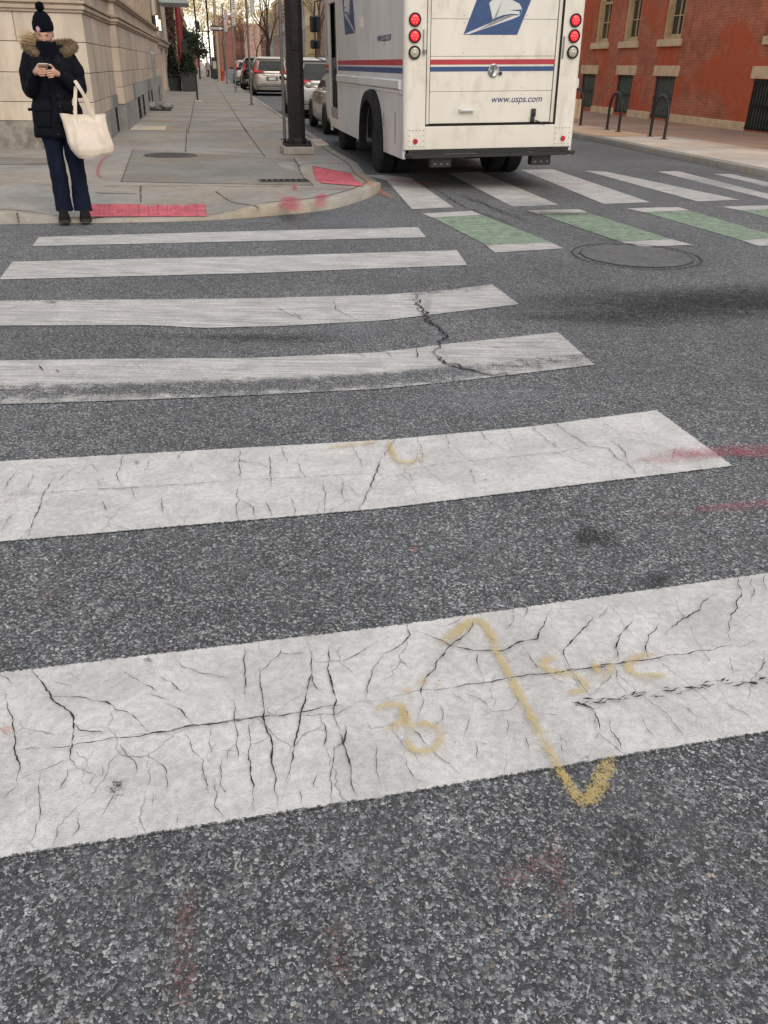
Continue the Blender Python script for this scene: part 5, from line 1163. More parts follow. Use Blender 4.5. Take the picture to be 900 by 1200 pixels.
    for sg in (-1, 1):
        # rear lamps: vertical leg up the pillar and a foot into the tailgate
        g = MB()
        if kind == 'suv':
            g.prism([(sg * hw * .70, 1.02), (sg * hw * .93, 1.03), (sg * hw * .90, 1.20), (sg * hw * .80, 1.48), (sg * hw * .765, 1.47), (sg * hw * .82, 1.2), (sg * hw * .80, 1.12), (sg * hw * .42, 1.08), (sg * hw * .42, 1.0)], lambda x, z: (x, .02 + (z - .9) * .26, z), lambda x, z: (x, .3 + (z - .9) * .3, z))
        else: g.prism([(sg * hw * .45, .83), (sg * hw * .86, .80), (sg * hw * .88, .93), (sg * hw * .5, .93)], lambda x, z: (x, -.0 + (z - .8) * .25, z), lambda x, z: (x, .34, z))
        g.build('tail_lamp', M[lamp], t)
        g = MB(); g.bx(sg * hw * .55, sg * hw * .8, .0, .06, .46, .51, .01); g.build('reflector', M['redlens'], t)
        g = MB(); g.prism([(sg * hw * .55, .62), (sg * hw * .86, .64), (sg * hw * .9, .78), (sg * hw * .6, .74)], lambda x, z: (x, L - .06 - abs(x) * .12, z), lambda x, z: (x, L - .4, z)); g.build('headlight', M['clearlens'], t)
        g = MB(); g.sphere((sg * (hw + .12), L - 1.62, zb + .09), (.11, .06, .08), 12, 8); g.bx(sg * (hw - .04), sg * (hw + .05), L - 1.66, L - 1.6, zb + .02, zb + .08); g.build('mirror', M['black'] if kind == 'suv' else paint, t, smooth=50)
        for yw in (.88, L - .92):
            r = .345 if kind == 'suv' else .325
            g = MB(); n = 26
            g.loft([[(sg * x, yw + q * math.cos(PI * 2 * k / n), max(.14, r + q * math.sin(PI * 2 * k / n))) for k in range(n)] for x, q in ((hw - .1, r + .05), (hw + .006, r + .05), (hw + .012, r + .02), (hw + .004, .06))], caps=True); g.build('wheel_arch', M['black'], t)
            wheel(t, (sg * (hw - .085), yw, r), r, .21, sg, 'galv')
        for y0 in ((1.75, 2.85) if kind == 'suv' else (1.65, 2.75)):
            g = MB(); g.bx(sg * (hw + .002), sg * (hw + .022), y0 - .62, y0 - .45, .83, .855, .005); g.build('door_handle', paint, t)
    g = MB(); g.bx(-hw * .86, hw * .86, -.03, .12, .40, .56, .03); g.bx(-hw * .7, hw * .7, -.02, .1, .26, .399, .02); g.build('bumper', M['greypaint'], t)
    if plate:
        g = MB(); g.bx(-.30, .30, -.012, .05, .66, .86, .02); g.build('plate_recess', M['greypaint'], t)
        g = MB(); g.bx(-.155, .155, -.02, -.013, .70, .82, .003); g.build('number_plate', M['signwhite'], t)
    g = MB(); g.bx(-hw * .78, hw * .78, .3, L - .3, .16, .26); g.build('underbody', M['void'], t)
    g = MB(); g.bx(-.5, .5, -.008, .06, .895, .925, .006); g.build('chrome_strip', M['chrome'], t)
    if sc != 1: t.scale = (sc,) * 3
    return t
paint_champ = pm('champagne_car_paint', (.50, .46, .41), .3, .35, .05, 2, coat=.6, rvar=.01)
paint_beige = pm('beige_silver_car_paint', (.44, .40, .34), .28, .3, .05, 2, coat=.7, rvar=.01)
paint_white = pm('white_car_paint', (.62, .62, .62), .3, 0, .04, 2, coat=.6, rvar=.01)
paint_dark = pm('black_car_paint', (.018, .018, .02), .25, .1, .1, 2, coat=.7, rvar=.01)
paint_grey = pm('grey_car_paint', (.13, .14, .15), .3, .3, .06, 2, coat=.6, rvar=.01)
car('parked_car', 'beige silver saloon parked right in front of the mail van', 3.80, 21.4, paint_beige, 'sedan', 4.7, 1.86, 1.45)
car('parked_car', 'pale grey SUV parked behind the brown pole, second car beyond the van', 3.70, 28.6, pm('silver_car_paint', (.40, .41, .41), .3, .3, .05, 2, coat=.6, rvar=.01), 'suv', 4.6, 1.86, 1.72)
u0 = us(gp(297, 112))[0]
car('parked_car', 'champagne SUV with red angled tail lamps parked left of the brown pole', u0 + 1.02, 49.6, paint_champ, 'suv', 4.6, 1.86, 1.70, lamp='carlamp', sc=1.1)
car('parked_car', 'black SUV with a pale roof line parked beyond the champagne SUV', 3.62, 61, paint_dark, 'suv', 4.7, 1.9, 1.72, lamp='carlamp', sc=1.12)
car('parked_car', 'white car farthest along the left kerb, beyond the black SUV', 3.5, 74, paint_white, 'suv', 4.6, 1.86, 1.6, sc=1.1)
car('parked_car', 'dark grey hatchback far down the street beside the right kerb', 8.1, 120, paint_grey, 'suv', 4.6, 1.86, 1.6)

# ================================================================== STREET FURNITURE
P = gs(348.5, 180)
PO = empty('signal_pole', (P.x, P.y, KZ), 'thick dark brown street pole on a low concrete footing beside the van', 'pole', rz=A + .05)
g = MB(); g.bx(-.275, .275, -.275, .275, 0, .13, .02); g.build('footing', M['concrete'], PO)
g = MB(); g.bx(-.23, .23, -.23, .23, .13, .165, .01); 
for a in (-1, 1):
    for c in (-1, 1): g.cyl((a * .19, c * .19, .165), (a * .19, c * .19, .23), .022, n=8); g.cyl((a * .19, c * .19, .165), (a * .19, c * .19, .19), .036, n=6)
g.build('base_plate', M['pole'], PO)
g = MB(); rings = []
for z, r in ((.165, .165), (.22, .160), (.26, .148), (3.2, .138), (7.5, .12)): rings.append([(r * math.cos(2 * PI * k / 8 + PI / 8) * 1.04, r * math.sin(2 * PI * k / 8 + PI / 8) * 1.04, z) for k in range(8)])
g.loft(rings); g.build('shaft', M['pole'], PO)
g = MB(); g.bx(-.06, .06, -.155, -.14, 1.6, 1.95, .01); g.build('hand_hole_cover', M['pole'], PO)
g = MB(); g.sphere((0, 0, 7.5), .13, 12, 8); g.build('cap', M['pole'], PO)

def post_from(px, ytop_img, ybase, z0=KZ):
    B = gs(px, ybase); u, s = us(B); _, zt = at_s(px, ytop_img, s); return B, u, s, zt
def sign_post(px, yb, label, panels, mk='galv', r=.03, top=3.4, group=None, name='sign_post', cat='sign post'):
    B, u, s, _ = post_from(px, 0, yb)
    t = empty(name, (B.x, B.y, KZ), label, cat, rz=A, group=group)
    g = MB(); g.cyl((0, 0, 0), (0, 0, top - KZ), r, n=10); g.cyl((0, 0, 0), (0, 0, .03), r * 2.6, n=10); g.build('post', M[mk], t, smooth=40)
    for x0, x1, y0, y1, m_, extra in panels:
        ua, za = at_s(x0, y0, s); ub, zb_ = at_s(x1, y1, s); w_ = ub - ua; x = (ua + ub) / 2 - u
        g = MB(); g.bx(x - w_ / 2, x + w_ / 2, -r - .012, -r - .006, zb_ - KZ, za - KZ, .002); o = g.build('sign_panel', M[m_], t)
        if extra: extra(o, x, w_, zb_ - KZ, za - KZ, -r - .013)
    return t
def park_sign(o, x, w, z0, z1, y):
    h = z1 - z0
    g = MB(); n = 16; zc_ = z1 - .22 * h; q = min(w * .34, h * .16)
    g.loft([[(x + k_ * q * math.cos(2 * PI * k / n), y, zc_ + k_ * q * math.sin(2 * PI * k / n)) for k in range(n)] for k_ in (.62, 1)], caps=False); g.bx(x - w * .4, x + w * .4, y - .001, y, z0 + .52 * h, z0 + .60 * h); g.build('red_marking', M['signred'], o)
    g = MB()
    for k in range(4): g.bx(x - w * .36, x + w * (.36 - .08 * (k % 2)), y - .001, y, z0 + (.06 + .11 * k) * h, z0 + (.11 + .11 * k) * h)
    g.build('lettering', M['greypaint'], o)
sign_post(333.8, 164, 'thin grey steel post standing just left of the brown pole', [], 'greypaint', .032, 3.6, name='thin_post', cat='post')
sign_post(295, 123, 'tall grey sign post in front of the champagne SUV', [(292, 298.5, -6, 14.5, 'signgrey', None)], 'greypaint', .04, 3.9, group='sign posts along the left kerb')
sign_post(276.6, 108, 'sign post with two long white parking plates beyond the champagne SUV', [(270.5, 275.8, -10, 12, 'signwhite', park_sign), (270.8, 275.8, 13, 30, 'signwhite', park_sign)], 'galv', .045, 5.2, group='sign posts along the left kerb')
sign_post(266.3, 98.5, 'sign post carrying a white plate with a red circle beside the one way pole', [(262, 266.8, 11, 23, 'signwhite', park_sign), (262.4, 266.6, 23.4, 37, 'signwhite', park_sign)], 'galv', .05, 5.4, group='sign posts along the left kerb')
def oneway(o, x, w, z0, z1, y):
    h = z1 - z0; g = MB()
    P_ = [(-.46, -.22), (.20, -.22), (.20, -.40), (.46, 0), (.20, .40), (.20, .22), (-.46, .22)]
    g.face([(x + a * w, y - .001, (z0 + z1) / 2 + c * h) for a, c in P_]); ar = g.build('arrow', M['signwhite'], o, fix=False)
    text_part('lettering', 'ONE WAY', w * .58, M['black'], ar, Matrix.Translation((x - w * .40, y - .003, (z0 + z1) / 2 - h * .12)) @ Matrix.Rotation(PI / 2, 4, 'X'))
ow = sign_post(257.5, 95.8, 'tan painted pole carrying the black and white one way arrow sign', [(246.3, 262.3, 30, 36.4, 'black', oneway)], 'beigepole', .125, 8.5)
B, u, s, _ = post_from(248.3, 0, 92)
t = empty('utility_pole', (B.x, B.y, KZ), 'slim dark pole with a cross arm standing left of the one way pole', 'pole', rz=A)
g = MB(); g.cyl((0, 0, 0), (0, 0, 11), .085, n=10); g.build('shaft', M['pole'], t); g = MB(); _, zt = at_s(236, 38, s); g.cyl((-1.6, 0, zt), (.2, 0, zt), .055, n=8); g.build('arm', M['pole'], t)
B, u, s, _ = post_from(234.6, 0, 93)
_, z0 = at_s(232, 35, s); _, z1 = at_s(232, 25, s)
t = empty('traffic_signal', (B.x, B.y, KZ), 'slim pole with a brown traffic signal head above the far pavement', 'traffic signal', rz=A)
g = MB(); g.cyl((0, 0, 0), (0, 0, z1 + 2), .07, n=10); g.build('shaft', M['pole'], t); ua, _ = at_s(231.5, 30, s)
g = MB(); g.bx(ua - u - .19, ua - u + .19, -.2, .2, z0 - KZ, z1 - KZ, .03); hd = g.build('signal_head', M['pole'], t)
g = MB()
for k in range(3): zz = z0 - KZ + (k + .5) * (z1 - z0) / 3; g.cyl((ua - u, -.2, zz), (ua - u, -.26, zz), .13, n=12)
g.build('visor', M['black'], hd)

B, u, s, zt = post_from(261.2, 78.5, 95)
HY = empty('fire_hydrant', (B.x, B.y, KZ), 'red fire hydrant beside the foot of the one way pole', 'hydrant', rz=A); h = zt - KZ; k = h / .8
g = MB(); prof = [(.0, .17), (.04, .17), (.05, .12), (.5, .115), (.52, .15), (.56, .15), (.58, .12), (.68, .10), (.74, .06), (.76, .03), (.80, .03)]
g.loft([[(r * k * math.cos(2 * PI * i / 16), r * k * math.sin(2 * PI * i / 16), z * k) for i in range(16)] for z, r in prof]); g.build('barrel', M['hydrant'], HY, smooth=40)
for a in (0, PI / 2 * 2, -PI / 2): g = MB(); d = Vector((math.cos(a), math.sin(a), 0)) * k; z = Vector((0, 0, .42 * k)); g.cyl(d * .1 + z, d * .2 + z, .06 * k, n=10); g.build('outlet', M['hydrant'], HY)
B, u, s, zt = post_from(252.6, 67, 93)
NBX = empty('news_box', (B.x, B.y, KZ), 'tall black street cabinet with a pale panel left of the one way pole', 'cabinet', rz=A); h = zt - KZ
g = MB(); g.bx(-.26, .26, -.25, .25, .1, h, .03); g.bx(-.2, .2, -.2, .2, 0, .1); g.build('case', M['black'], NBX); g = MB(); g.bx(-.17, .17, -.262, -.251, h * .48, h * .82, .004); g.build('panel', M['signgrey'], NBX)

# weighted stand on the left pavement
B = gs(186, 129.5); u, s = us(B); _, zt = at_s(181, 61, s); _, zc_ = at_s(181, 66, s); w_ = 6.5 * (s * .88) / 950
ST = empty('weighted_stand', (B.x, B.y, KZ), 'grey square post on a low base with two round grey weights', 'stand', rz=A)
g = MB(); g.bx(-.065, .045, -.055, .055, .05, zt - KZ - .06, .01); g.build('post', M['galv'], ST); g = MB(); g.bx(-.07, .05, -.06, .06, zt - KZ - .06, zt - KZ, .01); g.build('cap', M['teal'], ST)
g = MB(); g.bx(-.40, .40, -.22, .22, 0, .05, .015); g.build('base', M['black'], ST)
for sg in (-1, 1):
    g = MB(); g.sphere((sg * .27, -.02, .145), (.225, .21, .13), 18, 12); g.jitter(.02, 6, sg); g.build('weight', M['sandbag'], ST, smooth=80)
# planters with clipped evergreens
def planter(xl, xr, yb, ytop_box, ytop_leaf, label, cone, seed):
    B = gs((xl + xr) / 2, yb); u, s = us(B); ul, _ = at_s(xl, yb, s); ur, _ = at_s(xr, yb, s); _, zb_ = at_s(xl, ytop_box, s); _, zt_ = at_s(xl, ytop_leaf, s); w_ = (ur - ul)
    t = empty('planter', (B.x, B.y, KZ), label, 'planter', rz=A)
    g = MB(); h = zb_ - KZ; q = w_ / 2
    g.loft([[(x, y + .45, z) for x, y in rrect(a, -a * .9, a * .9, .03, 4)] for a, z in ((q * .94, .0), (q, .04), (q, h - .05), (q * 1.03, h - .05), (q * 1.03, h), (q * .93, h), (q * .92, h - .12))], caps=True); g.build('tub', M['planter'], t)
    rnd = random.Random(seed); pts = []
    Hh = zt_ - zb_
    while len(pts) < 2600:
        z = rnd.random(); r = (q * 1.05 * (1 - z) ** .55 if cone else q * (1.25 - .55 * z)) * (.55 + .5 * rnd.random()) ; a = rnd.uniform(0, 6.28)
        r *= 1 + .3 * pnoise(Vector((math.cos(a) * 1.5, math.sin(a) * 1.5, z * 4 + seed)))
        pts.append((r * math.cos(a), .45 + r * math.sin(a), h - .1 + z * Hh))
    leaf_cloud(pts, .055, 'shrub', 'evergreen_shrub', t, seed)
    g = MB(); g.cyl((0, .45, h - .2), (0, .45, h + Hh * .6), .03, .01, 8); g.build('stem', M['bark'], t)
planter(196, 213.2, 106.5, 91, 50, 'slate grey planter box with a tall conical evergreen by the facade', True, 3)
planter(214, 230.5, 107.3, 85, 59, 'slate grey planter box with a broad evergreen nearest the walkway', False, 8)
B, u, s, zt = post_from(231.8, 84, 118.5)
t = empty('barrier_post', (B.x, B.y, KZ), 'slim black barrier post with a pale foot in front of the planters', 'post', rz=A); h = zt - KZ
g = MB(); g.cyl((0, 0, 0), (0, 0, h), .035, n=10); g.sphere((0, 0, h), .05, 10, 8); g.build('post', M['black'], t); g = MB(); g.bx(-.12, .16, -.12, .12, 0, .025, .005); g.build('foot', M['signwhite'], t)
# small cafe chair by the facade
B = gs(194.5, 105.5); t = empty('cafe_chair', (B.x, B.y, KZ), 'small pale cafe chair standing by the facade beside the planters', 'chair', rz=A + .5)
g = MB(); g.bx(-.2, .2, -.2, .2, .44, .47, .01); g.build('seat', M['lintel'], t); g = MB(); g.bx(-.2, .2, .18, .2, .62, .86, .01); g.build('backrest', M['lintel'], t)
for a in (-1, 1):
    for c in (-1, 1): g = MB(); g.cyl((a * .18, c * .18, 0), (a * .17, c * .17, .44 if c < 0 else .86), .016, n=6); g.build('leg', M['lintel'], t)
# bike racks on the right pavement
def rack(px0, px1, yb0, yb1, ytop, label):
    a = gp(px0, yb0, .115); c = gp(px1, yb1, .115); mid = (a + c) / 2; L_ = (c - a).length; u, s = us(mid); _, zt = at_s((px0 + px1) / 2 + 3, ytop, s); h = zt - .115
    ang = math.atan2((c - a).y, (c - a).x); t = empty('bike_rack', (mid.x, mid.y, .115), label, 'bike rack', rz=ang, group='bike racks on the right pavement')
    r = L_ / 2 - .0; pts = [(-r, 0, 0), (-r, 0, h - r)] + [(-r * math.cos(PI * k / 10), 0, h - r + r * math.sin(PI * k / 10)) for k in range(1, 10)] + [(r, 0, h - r), (r, 0, 0)]
    g = MB(); g.tube(pts, .034, 10); g.build('hoop', M['black'], t, smooth=50)
    for sg in (-1, 1): g = MB(); g.cyl((sg * r, 0, 0.002), (sg * r, 0, .016), .085, n=14); g.build('foot_flange', M['pole'], t)
    return t
rack(711, 724.5, 152, 154.5, 108, 'middle black hoop bike rack in front of the dark basement windows')
rack(761.5, 778, 160, 163.3, 111.5, 'nearest black hoop bike rack, right of the other two')
t1 = rack(668, 680, 145, 147, 104, 'farthest black hoop bike rack, half hidden behind the mail van')
u1, s1 = us(t1.location); ua, za = at_s(672, 116, s1 - .1); ub, zb_ = at_s(678.6, 139, s1 - .1)
PB = empty('rack_board', W((ua + ub) / 2, s1 - .12, zb_), 'pale board fixed to the bike rack behind the van', 'board', rz=A); g = MB(); g.bx((ua - ub) / 2, (ub - ua) / 2, -.01, .01, 0, za - zb_, .004); g.build('panel', M['lintel'], PB); g = MB(); g.bx(-.05, .05, .01, .08, .1, .14); g.build('clip', M['black'], PB)

# ---- trees ---------------------------------------------------------
def tree(u, s, h, label, seed, leaves=0, mk='golden', spread=.55, r0=.2, size=.2, group='bare street trees', lean=0.0, lo=.35):
    rnd = random.Random(seed); t = empty('street_tree', W(u, s, .1), label, 'tree', rz=A, group=group); g = MB(); tips = []
    def grow(p, d, L_, r, lev):
        q = p; pts = [p]; rad = [r]
        n = 4
        for i in range(n):
            d = (d + Vector((rnd.gauss(0, .12), rnd.gauss(0, .12), .05))).normalized(); q = q + d * L_ / n; pts.append(q); rad.append(r * (1 - .42 * (i + 1) / n))
            if lev >= 2: tips.append(q)
        g.tube(pts, rad, 7 if lev < 2 else 4)
        if lev < 4 and r > .008:
            for k in range(3 if lev else 4):
                a = rnd.uniform(0, 6.28); e = d.orthogonal().normalized(); f = d.cross(e); sp = rnd.uniform(.4, .95) * spread * (1.2 if lev == 0 else 1)
                nd = (d + (e * math.cos(a) + f * math.sin(a)) * sp).normalized(); grow(pts[-1 if k else -2], nd, L_ * rnd.uniform(.55, .8), rad[-1] * rnd.uniform(.6, .85), lev + 1)
    grow(Vector((0, 0, 0)), Vector((lean, 0, 1)).normalized(), h * lo, r0, 0)
    g.build('trunk', M['bark'], t, smooth=60)
    if leaves:
        pts = []
        for k in range(leaves):
            c = rnd.choice(tips); pts.append(c + Vector((rnd.gauss(0, 1), rnd.gauss(0, 1), rnd.gauss(0, .8))) * size * 2.2)
        leaf_cloud(pts, size, mk, 'crown', t, seed)
    return t
u0, _ = at_s(315.5, 60, 126); tree(u0, 126, 11, 'bare forked street tree rising beyond the champagne SUV', 5, 0, r0=.42, spread=.6, lo=.42)
u0, _ = at_s(372, 60, 62); tree(u0, 62, 9, 'bare street tree seen between the brown pole and the van mirrors', 9, 260, 'tanleaf', r0=.2, size=.1)
u0, _ = at_s(340, 60, 150); tree(u0, 150, 10, 'thin winter tree mostly hidden behind the brown pole', 12, 700, 'tanleaf', size=.2)
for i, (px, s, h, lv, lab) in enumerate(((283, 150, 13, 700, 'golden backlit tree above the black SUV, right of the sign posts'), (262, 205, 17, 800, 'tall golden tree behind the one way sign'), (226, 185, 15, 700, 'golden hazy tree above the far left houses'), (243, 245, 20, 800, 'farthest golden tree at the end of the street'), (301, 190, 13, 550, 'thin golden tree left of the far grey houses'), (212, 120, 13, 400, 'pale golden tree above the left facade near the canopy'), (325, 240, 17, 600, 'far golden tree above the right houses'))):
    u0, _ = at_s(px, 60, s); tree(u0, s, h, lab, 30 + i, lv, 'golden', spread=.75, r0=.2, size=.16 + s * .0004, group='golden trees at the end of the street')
for i, (px, s, h, lv, mk_, lab) in enumerate(((224, 100, 5.2, 1500, 'shrub', 'dark evergreen street tree below the hanging sign on the left'), (229.5, 135, 5.5, 1300, 'tanleaf', 'small brown leafed tree beyond the left planters'), (216.5, 82, 5.0, 1300, 'shrub', 'dark evergreen at the foot of the red column'))):
    u0, _ = at_s(px, 70, s); tree(u0, s, h, lab, 60 + i, lv, mk_, spread=.7, r0=.12, size=.13, lo=.3, group='small dark trees along the left pavement')
row_house(-9.5, 285, 300, 8.5, -1, 'dkbrick', 'low brown building closing the far end on the left', 97, name='far_building', group='terrace houses closing the street')
rnd = random.Random(5)
for i, (px, yb, lab, coat, trs) in enumerate(((237.6, 90.5, 'far pedestrian in white walking on the left pavement', 'signwhite', 'signwhite'), (244.2, 91.2, 'far pedestrian in grey beside the dark cabinet', 'greywall', 'black'))):
    B, u, s, zt = post_from(px, 70.5, yb); k = (zt - KZ) / 1.72
    t = empty('person', (B.x, B.y, KZ), lab, 'person', rz=A + .2 * i, group=None)
    V = lambda *a: Vector(a) * k
    m = skin_mesh([[(V(0, 0, .95), .13 * k), (V(0, 0, 1.2), .13 * k), (V(0, 0, 1.42), .12 * k), (V(0, 0, 1.52), .055 * k), (V(0, -.01, 1.6), .09 * k), (V(0, 0, 1.7), .07 * k)], [(V(0, 0, .95), .13 * k), (V(-.1, 0, .85), .09 * k), (V(-.1, -.08, .48), .06 * k), (V(-.1, .0, .08), .05 * k), (V(-.1, -.12, .03), .04 * k)], [(V(0, 0, .95), .13 * k), (V(.1, 0, .85), .09 * k), (V(.1, .1, .48), .06 * k), (V(.1, .22, .1), .05 * k), (V(.1, .12, .04), .04 * k)],
                   [(V(0, 0, 1.42), .12 * k), (V(.19, 0, 1.4), .06 * k), (V(.24, .05, 1.12), .045 * k), (V(.22, -.05, .88), .035 * k), (V(.22, -.07, .8), .035 * k)], [(V(0, 0, 1.42), .12 * k), (V(-.19, 0, 1.4), .06 * k), (V(-.24, -.03, 1.12), .045 * k), (V(-.22, -.15, .9), .035 * k), (V(-.22, -.2, .83), .035 * k)]], 1)
    g = MB(); g.addmesh(m); g.build('body', M['skin'], t, smooth=80)
    g = MB(); g.loft([[(r * k * math.cos(2 * PI * j / 14), r * .72 * k * math.sin(2 * PI * j / 14), z * k) for j in range(14)] for z, r in ((.78, .2), (1.0, .19), (1.25, .19), (1.42, .21), (1.5, .1))])
    for sg in (-1, 1): g.tube([V(sg * .18, 0, 1.42), V(sg * .24, .01, 1.12), V(sg * .22, -.06, .9)], [.075 * k, .065 * k, .05 * k], 8)
    g.build('coat', M[coat], t, smooth=60)
    g = MB()
    for sg in (-1, 1): g.tube([V(sg * .09, 0, .85), V(sg * .1, .02 * sg, .48), V(sg * .1, .1 + .1 * sg, .08)], [.11 * k, .085 * k, .075 * k], 10)
    g.build('trousers', M[trs], t, smooth=60)
    g = MB(); g.sphere(V(0, .01, 1.63), (.095 * k, .105 * k, .11 * k), 12, 8); g.build('hair', M['bark'], t, smooth=80)
# overhead street-name plates far off
u0, z0 = at_s(298, 54.5, 90); 
# ================================================================== THE PERSON AT THE KERB
PP = gp(87, 257.3, .034)
PE = empty('person', (PP.x, PP.y, hz(PP.x, PP.y + .08) + .004), 'person in navy parka and pompom hat standing at the kerb looking at a phone', 'person', rz=R(20.4)); PE.scale = (1.022,) * 3
PEM = Matrix.Translation(PE.location) @ Matrix.Rotation(R(20.4), 4, 'Z') @ Matrix.Scale(1.022, 4)
V = lambda *a: Vector(a)
# --- body: one continuous figure, face and fingers included
chains = [
    [(V(0, .02, .92), .115), (V(0, .02, 1.12), .12), (V(.01, .03, 1.32), .125), (V(.01, .035, 1.44), .085), (V(.0, .02, 1.52), .055), (V(-.005, -.005, 1.60), .06)],
    [(V(0, .02, .92), .115), (V(-.085, .02, .84), .085), (V(-.085, 0, .48), .056), (V(-.085, .02, .10), .042), (V(-.085, -.09, .045), .036)],
    [(V(0, .02, .92), .115), (V(.095, .02, .84), .085), (V(.10, 0, .48), .056), (V(.10, .02, .10), .042), (V(.105, -.09, .045), .036)],
    [(V(.01, .035, 1.44), .085), (V(-.15, .035, 1.43), .05), (V(-.212, .03, 1.19), .040), (V(-.150, -.22, 1.325), .026), (V(-.118, -.275, 1.345), .030), (V(-.098, -.305, 1.352), .027)],
    [(V(.01, .035, 1.44), .085), (V(.165, .035, 1.43), .05), (V(.226, .03, 1.20), .040), (V(.075, -.22, 1.315), .026), (V(.035, -.275, 1.335), .030), (V(.015, -.305, 1.345), .027)]]
def finger(base, pts, r=.0095): chains.append([(V(*base), .014)] + [(V(*p), r * (1 - .09 * i)) for i, p in enumerate(pts)])
rp, lp = (-.098, -.305, 1.352), (.015, -.305, 1.345)
# right hand (viewer's left) wraps the phone's edge; left hand cups it from below
finger(rp, [(-.094, -.345, 1.362), (-.066, -.362, 1.366), (-.036, -.360, 1.362)]); finger(rp, [(-.096, -.348, 1.345), (-.064, -.366, 1.348), (-.032, -.364, 1.345)]); finger(rp, [(-.098, -.346, 1.328), (-.066, -.364, 1.330), (-.036, -.362, 1.328)]); finger(rp, [(-.100, -.340, 1.311), (-.074, -.356, 1.312), (-.050, -.355, 1.312)], .0085)
finger(rp, [(-.112, -.320, 1.382), (-.098, -.335, 1.400), (-.075, -.338, 1.404)], .0105)
finger(lp, [(.012, -.352, 1.352), (-.014, -.374, 1.352), (-.040, -.376, 1.346)]); finger(lp, [(.014, -.355, 1.335), (-.014, -.380, 1.334), (-.046, -.382, 1.328)]); finger(lp, [(.014, -.352, 1.318), (-.014, -.374, 1.316), (-.044, -.376, 1.311)]); finger(lp, [(.014, -.344, 1.302), (-.008, -.362, 1.300), (-.032, -.364, 1.297)], .0085)
finger(lp, [(.026, -.322, 1.375), (.010, -.336, 1.394), (-.014, -.338, 1.402)], .0105)
bodym = skin_mesh(chains, 2)
g = MB(); g.addmesh(bodym)
# head
hd = bmesh.new(); bmesh.ops.create_uvsphere(hd, u_segments=40, v_segments=30, radius=1)
gs2 = lambda x, z, cx, cz, sx, sz: math.exp(-((x - cx) / sx) ** 2 - ((z - cz) / sz) ** 2)
for v in hd.verts:
    x, y, z = v.co; zz = z * .118; k = 1.0
    if z < 0: k = 1 - .30 * (-z) ** 1.6
    X = x * .076 * k; Y = y * .096 * (k if y < 0 else 1)
    if y < 0:
        Y -= .022 * gs2(X, zz, 0, -.020, .012, .020) * 1.1 + .010 * gs2(X, zz, 0, .006, .010, .022)      # nose
        Y += .012 * (gs2(X, zz, .030, .010, .017, .012) + gs2(X, zz, -.030, .010, .017, .012))        # eye sockets
        Y -= .007 * (gs2(X, zz, .030, .030, .024, .008) + gs2(X, zz, -.030, .030, .024, .008))        # brows
        Y -= .008 * gs2(X, zz, 0, -.056, .022, .008) + .008 * gs2(X, zz, 0, -.092, .024, .014)        # lips, chin
        Y -= .006 * (gs2(X, zz, .042, -.022, .02, .018) + gs2(X, zz, -.042, -.022, .02, .018))
    v.co = (X, Y, zz)
for f in hd.faces:
    c = f.calc_center_median()
    if c.y < -.06 and gs2(c.x, c.z, 0, -.056, .024, .008) > .45: f.material_index = 2
    f.smooth = True
TH = Matrix.Translation((-.008, -.010, 1.655)) @ Matrix.Rotation(R(26), 4, 'X') @ Matrix.Rotation(R(-6), 4, 'Z')
g.add(hd, TH)
for sx in (-1, 1):
    e = bmesh.new(); bmesh.ops.create_uvsphere(e, u_segments=16, v_segments=12, radius=.0135)
    for f in e.faces: f.material_index = 1 if f.calc_center_median().z < -.001 else 0
    g.add(e, TH @ Matrix.Translation((sx * .030, -.076, .008)) @ Matrix.Diagonal((1.25, .75, .6, 1)))
    e = bmesh.new(); bmesh.ops.create_uvsphere(e, u_segments=12, v_segments=8, radius=1)
    for f in e.faces: f.material_index = 1
    g.add(e, TH @ Matrix.Translation((sx * .031, -.086, .027)) @ Matrix.Rotation(R(-8 * sx), 4, 'Y') @ Matrix.Diagonal((.016, .006, .0028, 1)))
    e = bmesh.new(); bmesh.ops.create_uvsphere(e, u_segments=12, v_segments=8, radius=1); g.add(e, TH @ Matrix.Translation((sx * .077, .01, -.005)) @ Matrix.Diagonal((.010, .02, .032, 1)))
body = g.build('body', [M['skin'], M['eye'], M['lip']], PE, smooth=80, fix=False)
# --- hat
def ell(cx, cy, z, rx, ry, n=28, ph=0.0): return [(cx + rx * math.cos(2 * PI * k / n), cy + ry * math.sin(2 * PI * k / n), z) for k in range(n)]
g = MB()
HT = Matrix.Translation((-.008, -.006, 1.655)) @ Matrix.Rotation(R(14), 4, 'X')
g.loft([ell(0, .004, z, rx, ry) for z, rx, ry in ((.034, .086, .103), (.030, .092, .109), (.055, .093, .110), (.088, .091, .108), (.09, .087, .104), (.125, .078, .094), (.155, .058, .072), (.175, .034, .042), (.182, .012, .014))])
for v in g.bm.verts: v.co = HT @ v.co
g.jitter(.004, 30); hat = g.build('hat', M['knit'], PE, smooth=60)
g = MB(); rnd = random.Random(3); c = HT @ V(-.002, .0, .213); g.sphere(c, .036, 16, 12); g.jitter(.010, 60)
for k in range(420):
    d = V(rnd.gauss(0, 1), rnd.gauss(0, 1), rnd.gauss(0, 1)).normalized(); e = d.orthogonal().normalized() * .003; p = c + d * .03; g.face([p + e, p - e, p + d * rnd.uniform(.010, .020)])
g.build('pompom', M['knit'], hat, fix=False)
g = MB(); pm_ = HT @ Matrix.Rotation(R(-24), 4, 'Z'); n = 16
